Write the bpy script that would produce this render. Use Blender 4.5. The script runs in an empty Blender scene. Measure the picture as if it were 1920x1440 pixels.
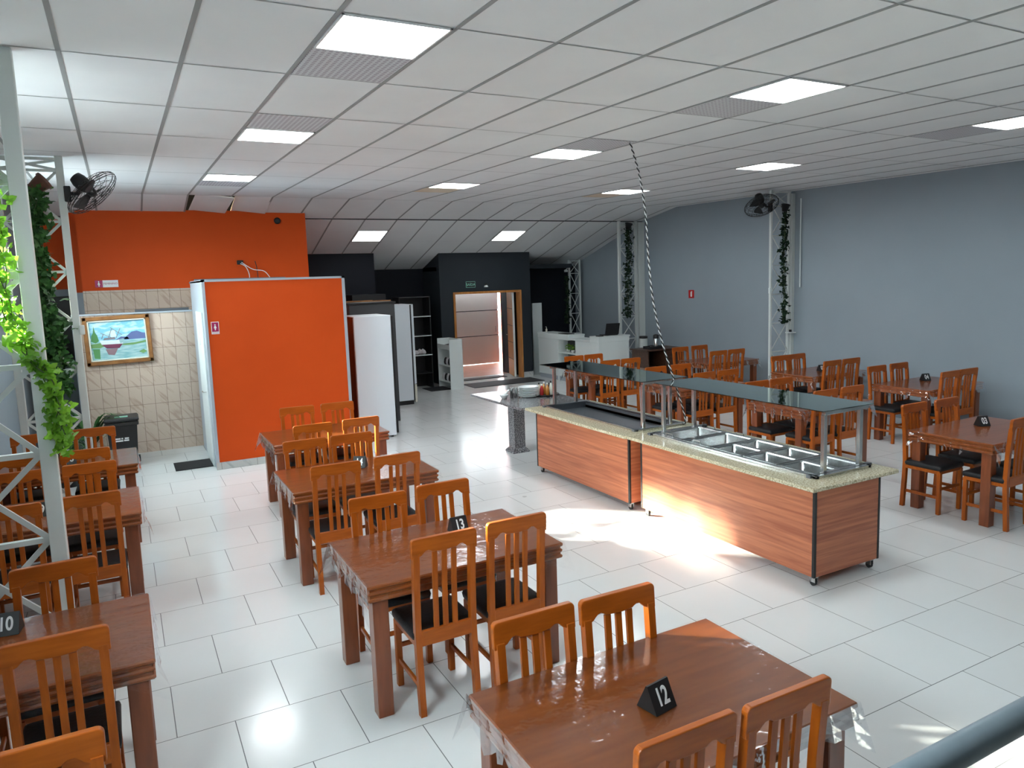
import bpy, math, random
from mathutils import Vector, Matrix
random.seed(7)
R = math.radians
S = bpy.context.scene
COL = S.collection

# ------------------------------------------------------------------ camera
FPX, YAW, PITCH, ROLL, CAMH = 1390.2, .4951, .1247, -.0330, 2.3746
cam = bpy.data.cameras.new('camera')
cam.sensor_width = 36
cam.lens = FPX / 1920 * 36
cam.shift_x = -21.7 / 1920
cam.shift_y = -23.7 / 1920
cam.clip_start = .02
co = bpy.data.objects.new('camera', cam)
COL.objects.link(co)
fw = Vector((math.sin(YAW) * math.cos(PITCH), math.cos(YAW) * math.cos(PITCH), -math.sin(PITCH)))
rt = Vector((math.cos(YAW), -math.sin(YAW), 0))
up = rt.cross(fw)
c_, s_ = math.cos(ROLL), math.sin(ROLL)
rt2, up2 = c_ * rt + s_ * up, -s_ * rt + c_ * up
co.matrix_world = Matrix(((rt2.x, up2.x, -fw.x, 0), (rt2.y, up2.y, -fw.y, 0), (rt2.z, up2.z, -fw.z, CAMH), (0, 0, 0, 1)))
S.camera = co

# ------------------------------------------------------------------ world, sun, exposure
S.view_settings.view_transform = 'Standard'
S.view_settings.look = 'None'
S.view_settings.gamma = 1
S.view_settings.use_curve_mapping = False
S.view_settings.exposure = 1.83
S.cycles.use_denoising = True
S.cycles.max_bounces = 10
S.cycles.diffuse_bounces = 5
S.cycles.glossy_bounces = 4
S.cycles.transparent_max_bounces = 16
S.cycles.transmission_bounces = 6
S.cycles.sample_clamp_indirect = 8
S.cycles.caustics_reflective = False
S.cycles.caustics_refractive = False
W = bpy.data.worlds.new('sky')
S.world = W
W.use_nodes = True
WORLD_STRENGTH = 19.0
bg = W.node_tree.nodes['Background']
bg.inputs[0].default_value = (.80, .92, 1.0, 1)
bg.inputs[1].default_value = WORLD_STRENGTH
_nt = W.node_tree                                  # pale sky above, duller ground below the horizon
_tc = _nt.nodes.new('ShaderNodeTexCoord')
_sp = _nt.nodes.new('ShaderNodeSeparateXYZ')
_cr = _nt.nodes.new('ShaderNodeValToRGB')
_mr = _nt.nodes.new('ShaderNodeMapRange')
_mr.inputs[1].default_value, _mr.inputs[2].default_value = -1, 1
_nt.links.new(_tc.outputs['Generated'], _sp.inputs[0])
_nt.links.new(_sp.outputs[2], _mr.inputs[0])
_nt.links.new(_mr.outputs[0], _cr.inputs[0])
_cr.color_ramp.elements[0].position, _cr.color_ramp.elements[0].color = .47, (.20, .215, .24, 1)
_cr.color_ramp.elements[1].position, _cr.color_ramp.elements[1].color = .52, (.84, .93, 1.0, 1)
_nt.links.new(_cr.outputs[0], bg.inputs[0])
sun = bpy.data.lights.new('sun', 'SUN')
sun.energy = 26
sun.angle = R(2)
sun.color = (1, .91, .78)
so = bpy.data.objects.new('sun', sun)
COL.objects.link(so)
so.rotation_euler = Vector((.743, -.669, -.386)).to_track_quat('-Z', 'Y').to_euler()


def portal(name, loc, sx, sy, direction):
    l = bpy.data.lights.new(name, 'AREA')
    l.shape = 'RECTANGLE'
    l.size, l.size_y = sx, sy
    l.cycles.is_portal = True
    o = bpy.data.objects.new(name, l)
    COL.objects.link(o)
    o.location = loc
    o.rotation_euler = Vector(direction).to_track_quat('-Z', 'Z').to_euler()
    return o


# ------------------------------------------------------------------ room numbers
T = .585                     # floor tile
XL, XR, YB, YF = -1.25, 10.63, -2.6, 16.67
PX, PY, CX0, CY0, CZ, CS, CSX = .62417, 1.24834, -.17187, 3.77127, 3.70596, .0117, -.0024


def cz(x, y):
    """height of the suspended ceiling"""
    if y <= 12.57:
        return CZ + (y - CY0) * CS + (x - CX0) * CSX
    if y <= 13.80:
        a = cz(x, 12.57)
        return a + (3.572 - a) * (y - 12.57) / 1.23
    return 3.572 - .3114 * (y - 13.80)


# ------------------------------------------------------------------ materials
def nd(nt, typ, **kw):
    n = nt.nodes.new(typ)
    for k, v in kw.items():
        setattr(n, k, v)
    return n


def mat(name, col, rough=.5, metal=0, spec=.5, coat=0, trans=0, alpha=1, emit=None, estr=0, sss=0):
    m = bpy.data.materials.new(name)
    m.use_nodes = True
    p = m.node_tree.nodes['Principled BSDF']
    p.inputs['Base Color'].default_value = (*col, 1)
    p.inputs['Roughness'].default_value = rough
    p.inputs['Metallic'].default_value = metal
    p.inputs['Specular IOR Level'].default_value = spec
    p.inputs['Coat Weight'].default_value = coat
    p.inputs['Coat Roughness'].default_value = .08
    p.inputs['Transmission Weight'].default_value = trans
    p.inputs['Alpha'].default_value = alpha
    if emit:
        p.inputs['Emission Color'].default_value = (*emit, 1)
        p.inputs['Emission Strength'].default_value = estr
    return m


def P(m):
    return m.node_tree.nodes['Principled BSDF']


def math_(nt, op, a, b=None, c=None):
    n = nt.nodes.new('ShaderNodeMath')
    n.operation = op
    for i, v in enumerate((a, b, c)):
        if v is None:
            continue
        if isinstance(v, (int, float)):
            n.inputs[i].default_value = v
        else:
            nt.links.new(v, n.inputs[i])
    return n.outputs[0]


def noise_col(m, c1, c2, scale=(1, 1, 1), nscale=4, detail=4, lo=.35, hi=.65, bump=0, coord='Object', dist=0):
    nt = m.node_tree
    tc = nd(nt, 'ShaderNodeTexCoord')
    mp = nd(nt, 'ShaderNodeMapping')
    mp.inputs['Scale'].default_value = scale
    nt.links.new(tc.outputs[coord], mp.inputs[0])
    no = nd(nt, 'ShaderNodeTexNoise')
    no.inputs['Scale'].default_value = nscale
    no.inputs['Detail'].default_value = detail
    no.inputs['Distortion'].default_value = dist
    nt.links.new(mp.outputs[0], no.inputs[0])
    cr = nd(nt, 'ShaderNodeValToRGB')
    cr.color_ramp.elements[0].position = lo
    cr.color_ramp.elements[1].position = hi
    cr.color_ramp.elements[0].color = (*c1, 1)
    cr.color_ramp.elements[1].color = (*c2, 1)
    nt.links.new(no.outputs['Fac'], cr.inputs[0])
    nt.links.new(cr.outputs[0], P(m).inputs['Base Color'])
    if bump:
        b = nd(nt, 'ShaderNodeBump')
        b.inputs['Strength'].default_value = bump
        b.inputs['Distance'].default_value = .01
        nt.links.new(no.outputs['Fac'], b.inputs['Height'])
        nt.links.new(b.outputs[0], P(m).inputs['Normal'])
    return m


M = {}
M['chair'] = noise_col(mat('varnished_orange_wood', (.4, .1, .02), .36, spec=.3, coat=.12), (.33, .070, .005), (.43, .098, .008), (9, 9, 1.2), 4)
M['chairh'] = noise_col(mat('varnished_orange_wood_rail', (.4, .1, .02), .36, spec=.3, coat=.12), (.33, .070, .005), (.43, .098, .008), (1.2, 9, 9), 4)
M['seat'] = noise_col(mat('black_leatherette', (.012, .012, .014), .5, spec=.3), (.010, .010, .012), (.016, .016, .018), (1, 1, 1), 60, bump=.15)
M['table'] = noise_col(mat('red_brown_table_wood', (.2, .06, .025), .3, coat=.5), (.22, .053, .009), (.30, .080, .015), (1.1, 8, 8), 3, detail=6)
M['tableleg'] = noise_col(mat('red_brown_leg_wood', (.2, .06, .025), .35, coat=.3), (.18, .045, .014), (.25, .065, .02), (8, 8, 1), 3)
M['lam'] = noise_col(mat('reddish_laminate_wood', (.5, .2, .1), .38), (.34, .092, .042), (.54, .185, .088), (.55, .55, 13), 2.4, detail=7, dist=.5)
M['black'] = mat('black_plastic', (.012, .012, .013), .45)
M['blackmetal'] = mat('black_metal', (.012, .012, .014), .35, metal=.3)
M['steel'] = noise_col(mat('brushed_steel', (.62, .62, .62), .24, metal=1), (.55, .56, .56), (.72, .72, .71), (1, 12, 1), 6)
M['darksteel'] = mat('grey_steel_tray', (.16, .17, .19), .3, metal=.7)
M['white'] = mat('white_board', (.72, .77, .76), .4)
M['whitemetal'] = mat('white_painted_steel', (.62, .66, .64), .4)
M['trim'] = mat('pale_painted_trim', (.40, .45, .50), .4)
M['orange'] = noise_col(mat('orange_wall_paint', (.7, .13, .02), .62, spec=.25), (.60, .066, .003), (.64, .073, .004), (1, 1, 1), 1.5)
M['wallgrey'] = noise_col(mat('pale_blue_grey_wall_paint', (.5, .55, .6), .7, spec=.2), (.27, .315, .35), (.29, .335, .37), (1, 1, 1), .8)
M['wallblack'] = mat('black_wall_paint', (.008, .010, .016), .6, spec=.25)
M['wallslate'] = noise_col(mat('dark_slate_wall_paint', (.04, .05, .06), .55, spec=.3), (.018, .023, .029), (.023, .029, .035), (1, 1, 1), 1)
M['doorwood'] = noise_col(mat('honey_door_wood', (.5, .2, .05), .35), (.42, .16, .035), (.55, .23, .06), (8, 8, 1), 3)
M['darkwood'] = noise_col(mat('dark_brown_wood', (.06, .025, .012), .4), (.05, .02, .010), (.085, .035, .018), (1, 8, 8), 3)
M['deck'] = noise_col(mat('reddish_deck_wood', (.35, .14, .08), .55), (.26, .10, .06), (.40, .18, .11), (1, 9, 1), 2)
M['mat'] = mat('black_rubber_mat', (.012, .012, .015), .8)
M['rubber'] = mat('dark_rubber', (.02, .02, .02), .6)
M['ceramic'] = mat('white_ceramic', (.8, .85, .85), .15)
M['granitegrey'] = noise_col(mat('dark_grey_granite', (.15, .15, .16), .15, spec=.6), (.055, .055, .06), (.30, .29, .30), (1, 1, 1), 70, detail=3, lo=.4, hi=.62)
M['granitebeige'] = noise_col(mat('beige_speckled_granite', (.5, .45, .33), .14, spec=.6), (.34, .28, .17), (.68, .62, .45), (1, 1, 1), 75, detail=3, lo=.36, hi=.6)
M['frame'] = noise_col(mat('picture_frame_wood', (.3, .12, .03), .4), (.22, .09, .025), (.34, .15, .045), (1, 1, 1), 8)
M['terracotta'] = mat('brown_plastic_pot', (.18, .08, .055), .6)
M['skyblue'] = mat('panel_white', (1, 1, 1), .5)
M['leafdark'] = noise_col(mat('dark_green_leaf', (.02, .07, .02), .55, spec=.3), (.012, .05, .012), (.05, .16, .03), (1, 1, 1), 9)
M['leafblack'] = noise_col(mat('very_dark_leaf', (.01, .02, .01), .6, spec=.2), (.003, .012, .006), (.012, .035, .014), (1, 1, 1), 9)
M['stem'] = mat('green_stem', (.06, .09, .03), .7)
M['red'] = mat('red_sign', (.50, .01, .012), .4)
M['magenta'] = mat('magenta_sign', (.38, .012, .10), .4)
M['signwhite'] = mat('sign_white', (.8, .8, .8), .5)
M['signgreen'] = mat('sign_pale_green', (.25, .55, .42), .5)
M['grille'] = mat('perforated_tile', (.6, .58, .6), .7)
M['wirering'] = mat('black_fan_wire', (.02, .02, .02), .4, metal=.4)
M['railpaint'] = noise_col(mat('dark_slate_rail_paint', (.05, .06, .07), .42), (.13, .16, .185), (.15, .18, .205), (1, 1, 1), 20)
M['blackboard'] = mat('dark_grey_cabinet', (.045, .047, .05), .5)
M['fridgewhite'] = mat('white_fridge_enamel', (.74, .80, .85), .3)
M['brownback'] = mat('brown_back_panel', (.13, .03, .012), .25)
M['redliquid'] = mat('red_bottle', (.5, .03, .03), .25)
M['amber'] = mat('amber_bottle', (.45, .18, .03), .2)
M['pale'] = mat('pale_bottle', (.75, .75, .65), .25)
M['cordwhite'] = mat('white_cord', (.75, .75, .75), .6)
M['pinkboard'] = mat('pale_gate_panel', (.80, .72, .66), .45)
M['yellowish'] = mat('yellowed_tile', (.75, .62, .48), .8)

# light panel
m = mat('lit_diffuser', (1, 1, 1), .5, emit=(.93, .98, 1), estr=8)
M['lit'] = m
M['litfar'] = mat('lit_diffuser_weaker', (1, 1, 1), .5, emit=(.93, .98, 1), estr=3)

# leaves that let light through
m = bpy.data.materials.new('bright_green_leaf')
m.use_nodes = True
nt = m.node_tree
p = P(m)
noise_col(m, (.07, .20, .015), (.22, .44, .04), (1, 1, 1), 12)
p.inputs['Roughness'].default_value = .45
tr = nd(nt, 'ShaderNodeBsdfTranslucent')
tr.inputs[0].default_value = (.28, .58, .05, 1)
mx = nd(nt, 'ShaderNodeMixShader')
mx.inputs[0].default_value = .5
out = [n for n in nt.nodes if n.type == 'OUTPUT_MATERIAL'][0]
nt.links.new(p.outputs[0], mx.inputs[1])
nt.links.new(tr.outputs[0], mx.inputs[2])
nt.links.new(mx.outputs[0], out.inputs[0])
M['leaf'] = m

# clear plastic film
m = bpy.data.materials.new('clear_plastic_film')
m.use_nodes = True
nt = m.node_tree
nt.nodes.remove(P(m))
tb = nd(nt, 'ShaderNodeBsdfTransparent')
gl = nd(nt, 'ShaderNodeBsdfGlossy')
gl.inputs['Roughness'].default_value = .10
gl.inputs[0].default_value = (.9, .92, .95, 1)
lw = nd(nt, 'ShaderNodeLayerWeight')
lw.inputs[0].default_value = .25
tc = nd(nt, 'ShaderNodeTexCoord')
no = nd(nt, 'ShaderNodeTexNoise')
no.inputs['Scale'].default_value = 16
no.inputs['Detail'].default_value = 2
nt.links.new(tc.outputs['Object'], no.inputs[0])
bp = nd(nt, 'ShaderNodeBump')
bp.inputs['Strength'].default_value = .35
bp.inputs['Distance'].default_value = .012
nt.links.new(no.outputs[0], bp.inputs['Height'])
nt.links.new(bp.outputs[0], gl.inputs['Normal'])
fac = math_(nt, 'MULTIPLY_ADD', lw.outputs['Fresnel'], .55, .02)
mx = nd(nt, 'ShaderNodeMixShader')
nt.links.new(fac, mx.inputs[0])
nt.links.new(tb.outputs[0], mx.inputs[1])
nt.links.new(gl.outputs[0], mx.inputs[2])
out = [n for n in nt.nodes if n.type == 'OUTPUT_MATERIAL'][0]
nt.links.new(mx.outputs[0], out.inputs[0])
M['film'] = m

# greenish shelf glass
m = bpy.data.materials.new('shelf_glass')
m.use_nodes = True
nt = m.node_tree
nt.nodes.remove(P(m))
tb = nd(nt, 'ShaderNodeBsdfTransparent')
tb.inputs[0].default_value = (.80, .90, .86, 1)
gl = nd(nt, 'ShaderNodeBsdfGlossy')
gl.inputs['Roughness'].default_value = .03
gl.inputs[0].default_value = (.85, .95, .92, 1)
fr_ = nd(nt, 'ShaderNodeFresnel')
fr_.inputs[0].default_value = 1.55
mx = nd(nt, 'ShaderNodeMixShader')
nt.links.new(math_(nt, 'MULTIPLY_ADD', fr_.outputs[0], 1.9, .10), mx.inputs[0])
nt.links.new(tb.outputs[0], mx.inputs[1])
nt.links.new(gl.outputs[0], mx.inputs[2])
out = [n for n in nt.nodes if n.type == 'OUTPUT_MATERIAL'][0]
nt.links.new(mx.outputs[0], out.inputs[0])
M['glass'] = m

# glass in the side windows
m = bpy.data.materials.new('window_glass')
m.use_nodes = True
nt = m.node_tree
nt.nodes.remove(P(m))
tb = nd(nt, 'ShaderNodeBsdfTransparent')
tb.inputs[0].default_value = (.93, .97, .96, 1)
gl = nd(nt, 'ShaderNodeBsdfGlossy')
gl.inputs['Roughness'].default_value = .02
mx = nd(nt, 'ShaderNodeMixShader')
mx.inputs[0].default_value = .06
nt.links.new(tb.outputs[0], mx.inputs[1])
nt.links.new(gl.outputs[0], mx.inputs[2])
out = [n for n in nt.nodes if n.type == 'OUTPUT_MATERIAL'][0]
nt.links.new(mx.outputs[0], out.inputs[0])
M['pane'] = m

# floor: running-bond porcelain tiles
m = mat('glossy_white_porcelain_tiles', (.7, .72, .72), .09, spec=.55)
nt = m.node_tree
geo = nd(nt, 'ShaderNodeNewGeometry')
sp = nd(nt, 'ShaderNodeSeparateXYZ')
nt.links.new(geo.outputs['Position'], sp.inputs[0])
vy = math_(nt, 'DIVIDE', math_(nt, 'SUBTRACT', 18.1159 * T, sp.outputs[1]), T)
row = math_(nt, 'FLOOR', vy)
half = math_(nt, 'MULTIPLY', math_(nt, 'FLOORED_MODULO', row, 2), .5)
ux = math_(nt, 'ADD', math_(nt, 'DIVIDE', math_(nt, 'SUBTRACT', sp.outputs[0], .1219 * T), T), half)
fu, fv = math_(nt, 'FRACT', ux), math_(nt, 'FRACT', vy)
du = math_(nt, 'MINIMUM', fu, math_(nt, 'SUBTRACT', 1, fu))
dv = math_(nt, 'MINIMUM', fv, math_(nt, 'SUBTRACT', 1, fv))
jn = math_(nt, 'LESS_THAN', math_(nt, 'MINIMUM', du, dv), .0042)
comb = nd(nt, 'ShaderNodeCombineXYZ')
nt.links.new(math_(nt, 'FLOOR', ux), comb.inputs[0])
nt.links.new(row, comb.inputs[1])
wn = nd(nt, 'ShaderNodeTexWhiteNoise')
nt.links.new(comb.outputs[0], wn.inputs['Vector'])
no = nd(nt, 'ShaderNodeTexNoise')
no.inputs['Scale'].default_value = 1.6
no.inputs['Detail'].default_value = 5
nt.links.new(geo.outputs['Position'], no.inputs[0])
val = math_(nt, 'ADD', math_(nt, 'MULTIPLY_ADD', wn.outputs[0], .03, .72), math_(nt, 'MULTIPLY', no.outputs[0], .06))
cc = nd(nt, 'ShaderNodeCombineColor')
nt.links.new(math_(nt, 'MULTIPLY', val, .97), cc.inputs[0])
nt.links.new(val, cc.inputs[1])
nt.links.new(math_(nt, 'MULTIPLY', val, 1.0), cc.inputs[2])
# scuff marks
n2 = nd(nt, 'ShaderNodeTexNoise')
n2.inputs['Scale'].default_value = 5.5
n2.inputs['Detail'].default_value = 1
nt.links.new(geo.outputs['Position'], n2.inputs[0])
scuff = math_(nt, 'MULTIPLY', math_(nt, 'GREATER_THAN', n2.outputs[0], .80), .35)
mk = math_(nt, 'MAXIMUM', jn, scuff)
mixc = nd(nt, 'ShaderNodeMix', data_type='RGBA')
nt.links.new(mk, mixc.inputs[0])
nt.links.new(cc.outputs[0], mixc.inputs[6])
mixc.inputs[7].default_value = (.15, .16, .165, 1)
nt.links.new(mixc.outputs[2], P(m).inputs['Base Color'])
nt.links.new(math_(nt, 'MULTIPLY_ADD', jn, .6, math_(nt, 'MULTIPLY_ADD', no.outputs[0], .12, .11)), P(m).inputs['Roughness'])
n3 = nd(nt, 'ShaderNodeTexNoise')
n3.inputs['Scale'].default_value = 3.0
nt.links.new(geo.outputs['Position'], n3.inputs[0])
bp = nd(nt, 'ShaderNodeBump')
bp.inputs['Strength'].default_value = .03
bp.inputs['Distance'].default_value = .02
nt.links.new(n3.outputs[0], bp.inputs['Height'])
nt.links.new(bp.outputs[0], P(m).inputs['Normal'])
M['floor'] = m


def tiled_wall(name, tw, th, c1, c2, joint, x0=0, z0=0):
    m = mat(name, c1, .22, spec=.5)
    nt = m.node_tree
    geo = nd(nt, 'ShaderNodeNewGeometry')
    sp = nd(nt, 'ShaderNodeSeparateXYZ')
    nt.links.new(geo.outputs['Position'], sp.inputs[0])
    u = math_(nt, 'DIVIDE', math_(nt, 'SUBTRACT', math_(nt, 'ADD', sp.outputs[0], sp.outputs[1]), x0), tw)
    v = math_(nt, 'DIVIDE', math_(nt, 'SUBTRACT', sp.outputs[2], z0), th)
    fu, fv = math_(nt, 'FRACT', u), math_(nt, 'FRACT', v)
    du = math_(nt, 'MULTIPLY', math_(nt, 'MINIMUM', fu, math_(nt, 'SUBTRACT', 1, fu)), tw)
    dv = math_(nt, 'MULTIPLY', math_(nt, 'MINIMUM', fv, math_(nt, 'SUBTRACT', 1, fv)), th)
    jn = math_(nt, 'LESS_THAN', math_(nt, 'MINIMUM', du, dv), .0026)
    # diagonal veins
    cb = nd(nt, 'ShaderNodeCombineXYZ')
    nt.links.new(math_(nt, 'ADD', math_(nt, 'MULTIPLY', sp.outputs[0], 7), math_(nt, 'MULTIPLY', sp.outputs[2], 6)), cb.inputs[0])
    nt.links.new(math_(nt, 'SUBTRACT', sp.outputs[0], sp.outputs[2]), cb.inputs[1])
    nt.links.new(math_(nt, 'MULTIPLY', math_(nt, 'FLOOR', u), 3.7), cb.inputs[2])
    no = nd(nt, 'ShaderNodeTexNoise')
    no.inputs['Scale'].default_value = 2.2
    no.inputs['Detail'].default_value = 5
    nt.links.new(cb.outputs[0], no.inputs[0])
    cr = nd(nt, 'ShaderNodeValToRGB')
    cr.color_ramp.elements[0].position, cr.color_ramp.elements[1].position = .34, .46
    cr.color_ramp.elements[0].color, cr.color_ramp.elements[1].color = (*c2, 1), (*c1, 1)
    nt.links.new(no.outputs[0], cr.inputs[0])
    mx = nd(nt, 'ShaderNodeMix', data_type='RGBA')
    nt.links.new(jn, mx.inputs[0])
    nt.links.new(cr.outputs[0], mx.inputs[6])
    mx.inputs[7].default_value = (*joint, 1)
    nt.links.new(mx.outputs[2], P(m).inputs['Base Color'])
    return m


M['walltile'] = tiled_wall('beige_veined_wall_tiles', .168, .275, (.58, .46, .375), (.47, .345, .27), (.24, .17, .13), x0=-.318 + 12.16, z0=-.11)
M['baseboard'] = tiled_wall('grey_marbled_skirting_tiles', .45, .4, (.50, .52, .51), (.38, .40, .40), (.2, .2, .2), x0=.1)

# ceiling board
m = mat('mineral_ceiling_board', (.62, .64, .64), .9, spec=.1)
noise_col(m, (.78, .79, .80), (.82, .83, .835), (1, 1, 1), 1.2)
M['ceil'] = m
M['runner'] = mat('grey_ceiling_runner', (.30, .31, .31), .6)

# perforated half panels next to the lamps
m = mat('perforated_ceiling_tile', (.6, .6, .62), .8, spec=.1)
nt = m.node_tree
geo = nd(nt, 'ShaderNodeNewGeometry')
sp = nd(nt, 'ShaderNodeSeparateXYZ')
nt.links.new(geo.outputs['Position'], sp.inputs[0])
a = math_(nt, 'FRACT', math_(nt, 'MULTIPLY', sp.outputs[0], 26))
b = math_(nt, 'FRACT', math_(nt, 'MULTIPLY', sp.outputs[1], 26))
hole = math_(nt, 'MULTIPLY', math_(nt, 'LESS_THAN', a, .55), math_(nt, 'LESS_THAN', b, .6))
mx = nd(nt, 'ShaderNodeMix', data_type='RGBA')
nt.links.new(hole, mx.inputs[0])
mx.inputs[6].default_value = (.62, .62, .64, 1)
mx.inputs[7].default_value = (.40, .37, .41, 1)
nt.links.new(mx.outputs[2], P(m).inputs['Base Color'])
M['perf'] = m


# ------------------------------------------------------------------ mesh building
class MB:
    def __init__(s):
        s.v, s.f, s.mi = [], [], []

    def add(s, vs, fs, mi=0):
        o = len(s.v)
        s.v += [tuple(v) for v in vs]
        s.f += [tuple(i + o for i in f) for f in fs]
        s.mi += [mi] * len(fs)
        return s

    def box(s, x0, x1, y0, y1, z0, z1, mi=0):
        vs = [(x, y, z) for z in (z0, z1) for y in (y0, y1) for x in (x0, x1)]
        return s.add(vs, [(0, 2, 3, 1), (4, 5, 7, 6), (0, 1, 5, 4), (2, 6, 7, 3), (0, 4, 6, 2), (1, 3, 7, 5)], mi)

    def rbox(s, x0, x1, y0, y1, z0, z1, r=.004, mi=0):
        """box with chamfered edges"""
        r = min(r, (x1 - x0) / 2.1, (y1 - y0) / 2.1, (z1 - z0) / 2.1)
        X, Y, Z = ((x0, x0 + r, x1 - r, x1), (y0, y0 + r, y1 - r, y1), (z0, z0 + r, z1 - r, z1))
        vs, idx = [], {}
        for sx in (0, 1):
            for sy in (0, 1):
                for sz in (0, 1):
                    xo, xi = (X[0], X[1]) if not sx else (X[3], X[2])
                    yo, yi = (Y[0], Y[1]) if not sy else (Y[3], Y[2])
                    zo, zi = (Z[0], Z[1]) if not sz else (Z[3], Z[2])
                    for ax, v in enumerate(((xo, yi, zi), (xi, yo, zi), (xi, yi, zo))):
                        idx[(sx, sy, sz, ax)] = len(vs)
                        vs.append(v)
        fs = []
        for ax in range(3):
            o = [a for a in range(3) if a != ax]
            for side in (0, 1):
                q = []
                for (p, t) in ((0, 0), (1, 0), (1, 1), (0, 1)):
                    k = [0, 0, 0]
                    k[ax], k[o[0]], k[o[1]] = side, p, t
                    q.append(idx[(*k, ax)])
                if (side == 0) != (ax == 1):
                    q.reverse()
                fs.append(tuple(q))
        for ax in range(3):                       # edges running along ax
            o = [a for a in range(3) if a != ax]
            for p in (0, 1):
                for t in (0, 1):
                    k0, k1 = [0, 0, 0], [0, 0, 0]
                    k0[o[0]] = k1[o[0]] = p
                    k0[o[1]] = k1[o[1]] = t
                    k1[ax] = 1
                    q = [idx[(*k0, o[0])], idx[(*k1, o[0])], idx[(*k1, o[1])], idx[(*k0, o[1])]]
                    if (p == t) != (ax == 1):
                        q.reverse()
                    fs.append(tuple(q))
        for sx in (0, 1):
            for sy in (0, 1):
                for sz in (0, 1):
                    q = [idx[(sx, sy, sz, a)] for a in range(3)]
                    if (sx + sy + sz) % 2 == 0:
                        q.reverse()
                    fs.append(tuple(q))
        return s.add(vs, fs, mi)

    def prism(s, pts, axis, a, b, mi=0):
        """pts: outline in the two other axes, extruded from a to b along axis"""
        n = len(pts)

        def mk(p, w):
            return {'x': (w, p[0], p[1]), 'y': (p[0], w, p[1]), 'z': (p[0], p[1], w)}[axis]
        vs = [mk(p, a) for p in pts] + [mk(p, b) for p in pts]
        fs = [tuple(range(n)), tuple(range(2 * n - 1, n - 1, -1))]
        fs += [(i, i + n, (i + 1) % n + n, (i + 1) % n) for i in range(n)]
        return s.add(vs, fs, mi)

    def tube(s, pts, r, n=8, mi=0, cap=True, rr=None):
        pts = [Vector(p) for p in pts]
        vs, fs = [], []
        prev = None
        for i, p in enumerate(pts):
            d = (pts[min(i + 1, len(pts) - 1)] - pts[max(i - 1, 0)]).normalized()
            if prev is None:
                a = Vector((0, 0, 1)) if abs(d.z) < .9 else Vector((1, 0, 0))
                u = d.cross(a).normalized()
            else:
                u = (prev - d * prev.dot(d)).normalized()
            prev = u
            w = d.cross(u)
            q = rr[i] if rr else r
            for k in range(n):
                t = 2 * math.pi * k / n
                vs.append(p + (u * math.cos(t) + w * math.sin(t)) * q)
        for i in range(len(pts) - 1):
            for k in range(n):
                a, b = i * n + k, i * n + (k + 1) % n
                fs.append((a, b, b + n, a + n))
        if cap:
            fs.append(tuple(range(n - 1, -1, -1)))
            fs.append(tuple(range(len(vs) - n, len(vs))))
        return s.add(vs, fs, mi)

    def bar(s, p, q, w, t=None, mi=0):
        """square bar between two points"""
        t = t or w
        p, q = Vector(p), Vector(q)
        d = (q - p).normalized()
        a = Vector((0, 1, 0)) if abs(d.y) < .9 else Vector((1, 0, 0))
        u = d.cross(a).normalized() * w / 2
        v = d.cross(u).normalized() * t / 2
        vs = [e + i * u + j * v for e in (p, q) for i, j in ((-1, -1), (1, -1), (1, 1), (-1, 1))]
        return s.add(vs, [(0, 3, 2, 1), (4, 5, 6, 7), (0, 1, 5, 4), (1, 2, 6, 5), (2, 3, 7, 6), (3, 0, 4, 7)], mi)

    def lathe(s, prof, c=(0, 0, 0), n=20, mi=0):
        vs, fs = [], []
        for r, z in prof:
            for k in range(n):
                t = 2 * math.pi * k / n
                vs.append((c[0] + r * math.cos(t), c[1] + r * math.sin(t), c[2] + z))
        for i in range(len(prof) - 1):
            for k in range(n):
                a, b = i * n + k, i * n + (k + 1) % n
                fs.append((a, b, b + n, a + n))
        fs.append(tuple(range(n - 1, -1, -1)))
        fs.append(tuple(range(len(vs) - n, len(vs))))
        return s.add(vs, fs, mi)

    def build(s, name, mats, parent=None, smooth=False, loc=None):
        me = bpy.data.meshes.new(name)
        me.from_pydata(s.v, [], s.f)
        if not isinstance(mats, (list, tuple)):
            mats = [mats]
        for m_ in mats:
            me.materials.append(M[m_] if isinstance(m_, str) else m_)
        if len(mats) > 1:
            me.polygons.foreach_set('material_index', s.mi)
        if smooth:
            me.polygons.foreach_set('use_smooth', [True] * len(me.polygons))
        me.update()
        o = bpy.data.objects.new(name, me)
        COL.objects.link(o)
        if parent:
            o.parent = parent
        if loc:
            o.location = loc
        return o


def fix_normals(o):
    import bmesh
    bm = bmesh.new()
    bm.from_mesh(o.data)
    bmesh.ops.recalc_face_normals(bm, faces=bm.faces)
    bm.to_mesh(o.data)
    bm.free()
    return o


def tag(o, label, cat, group=None):
    o['label'] = label
    o['category'] = cat
    if group:
        o['group'] = group
    return o


def thing(name, label, cat, loc=(0, 0, 0), rz=0, group=None):
    o = bpy.data.objects.new(name, None)
    o.empty_display_size = .1
    COL.objects.link(o)
    o.location = loc
    o.rotation_euler = (0, 0, rz)
    return tag(o, label, cat, group)


def struct(name, mb, mats, smooth=False):
    o = mb.build(name, mats, None, smooth)
    o['kind'] = 'structure'
    return o


def dup(root, loc, rz, label, group=None):
    r = root.copy()
    COL.objects.link(r)
    r.location = loc
    r.rotation_euler = (0, 0, rz)
    r['label'] = label
    if group:
        r['group'] = group
    for ch in root.children:
        c = ch.copy()
        COL.objects.link(c)
        c.parent = r
        for g in ch.children:
            d = g.copy()
            COL.objects.link(d)
            d.parent = c
    return r


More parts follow.
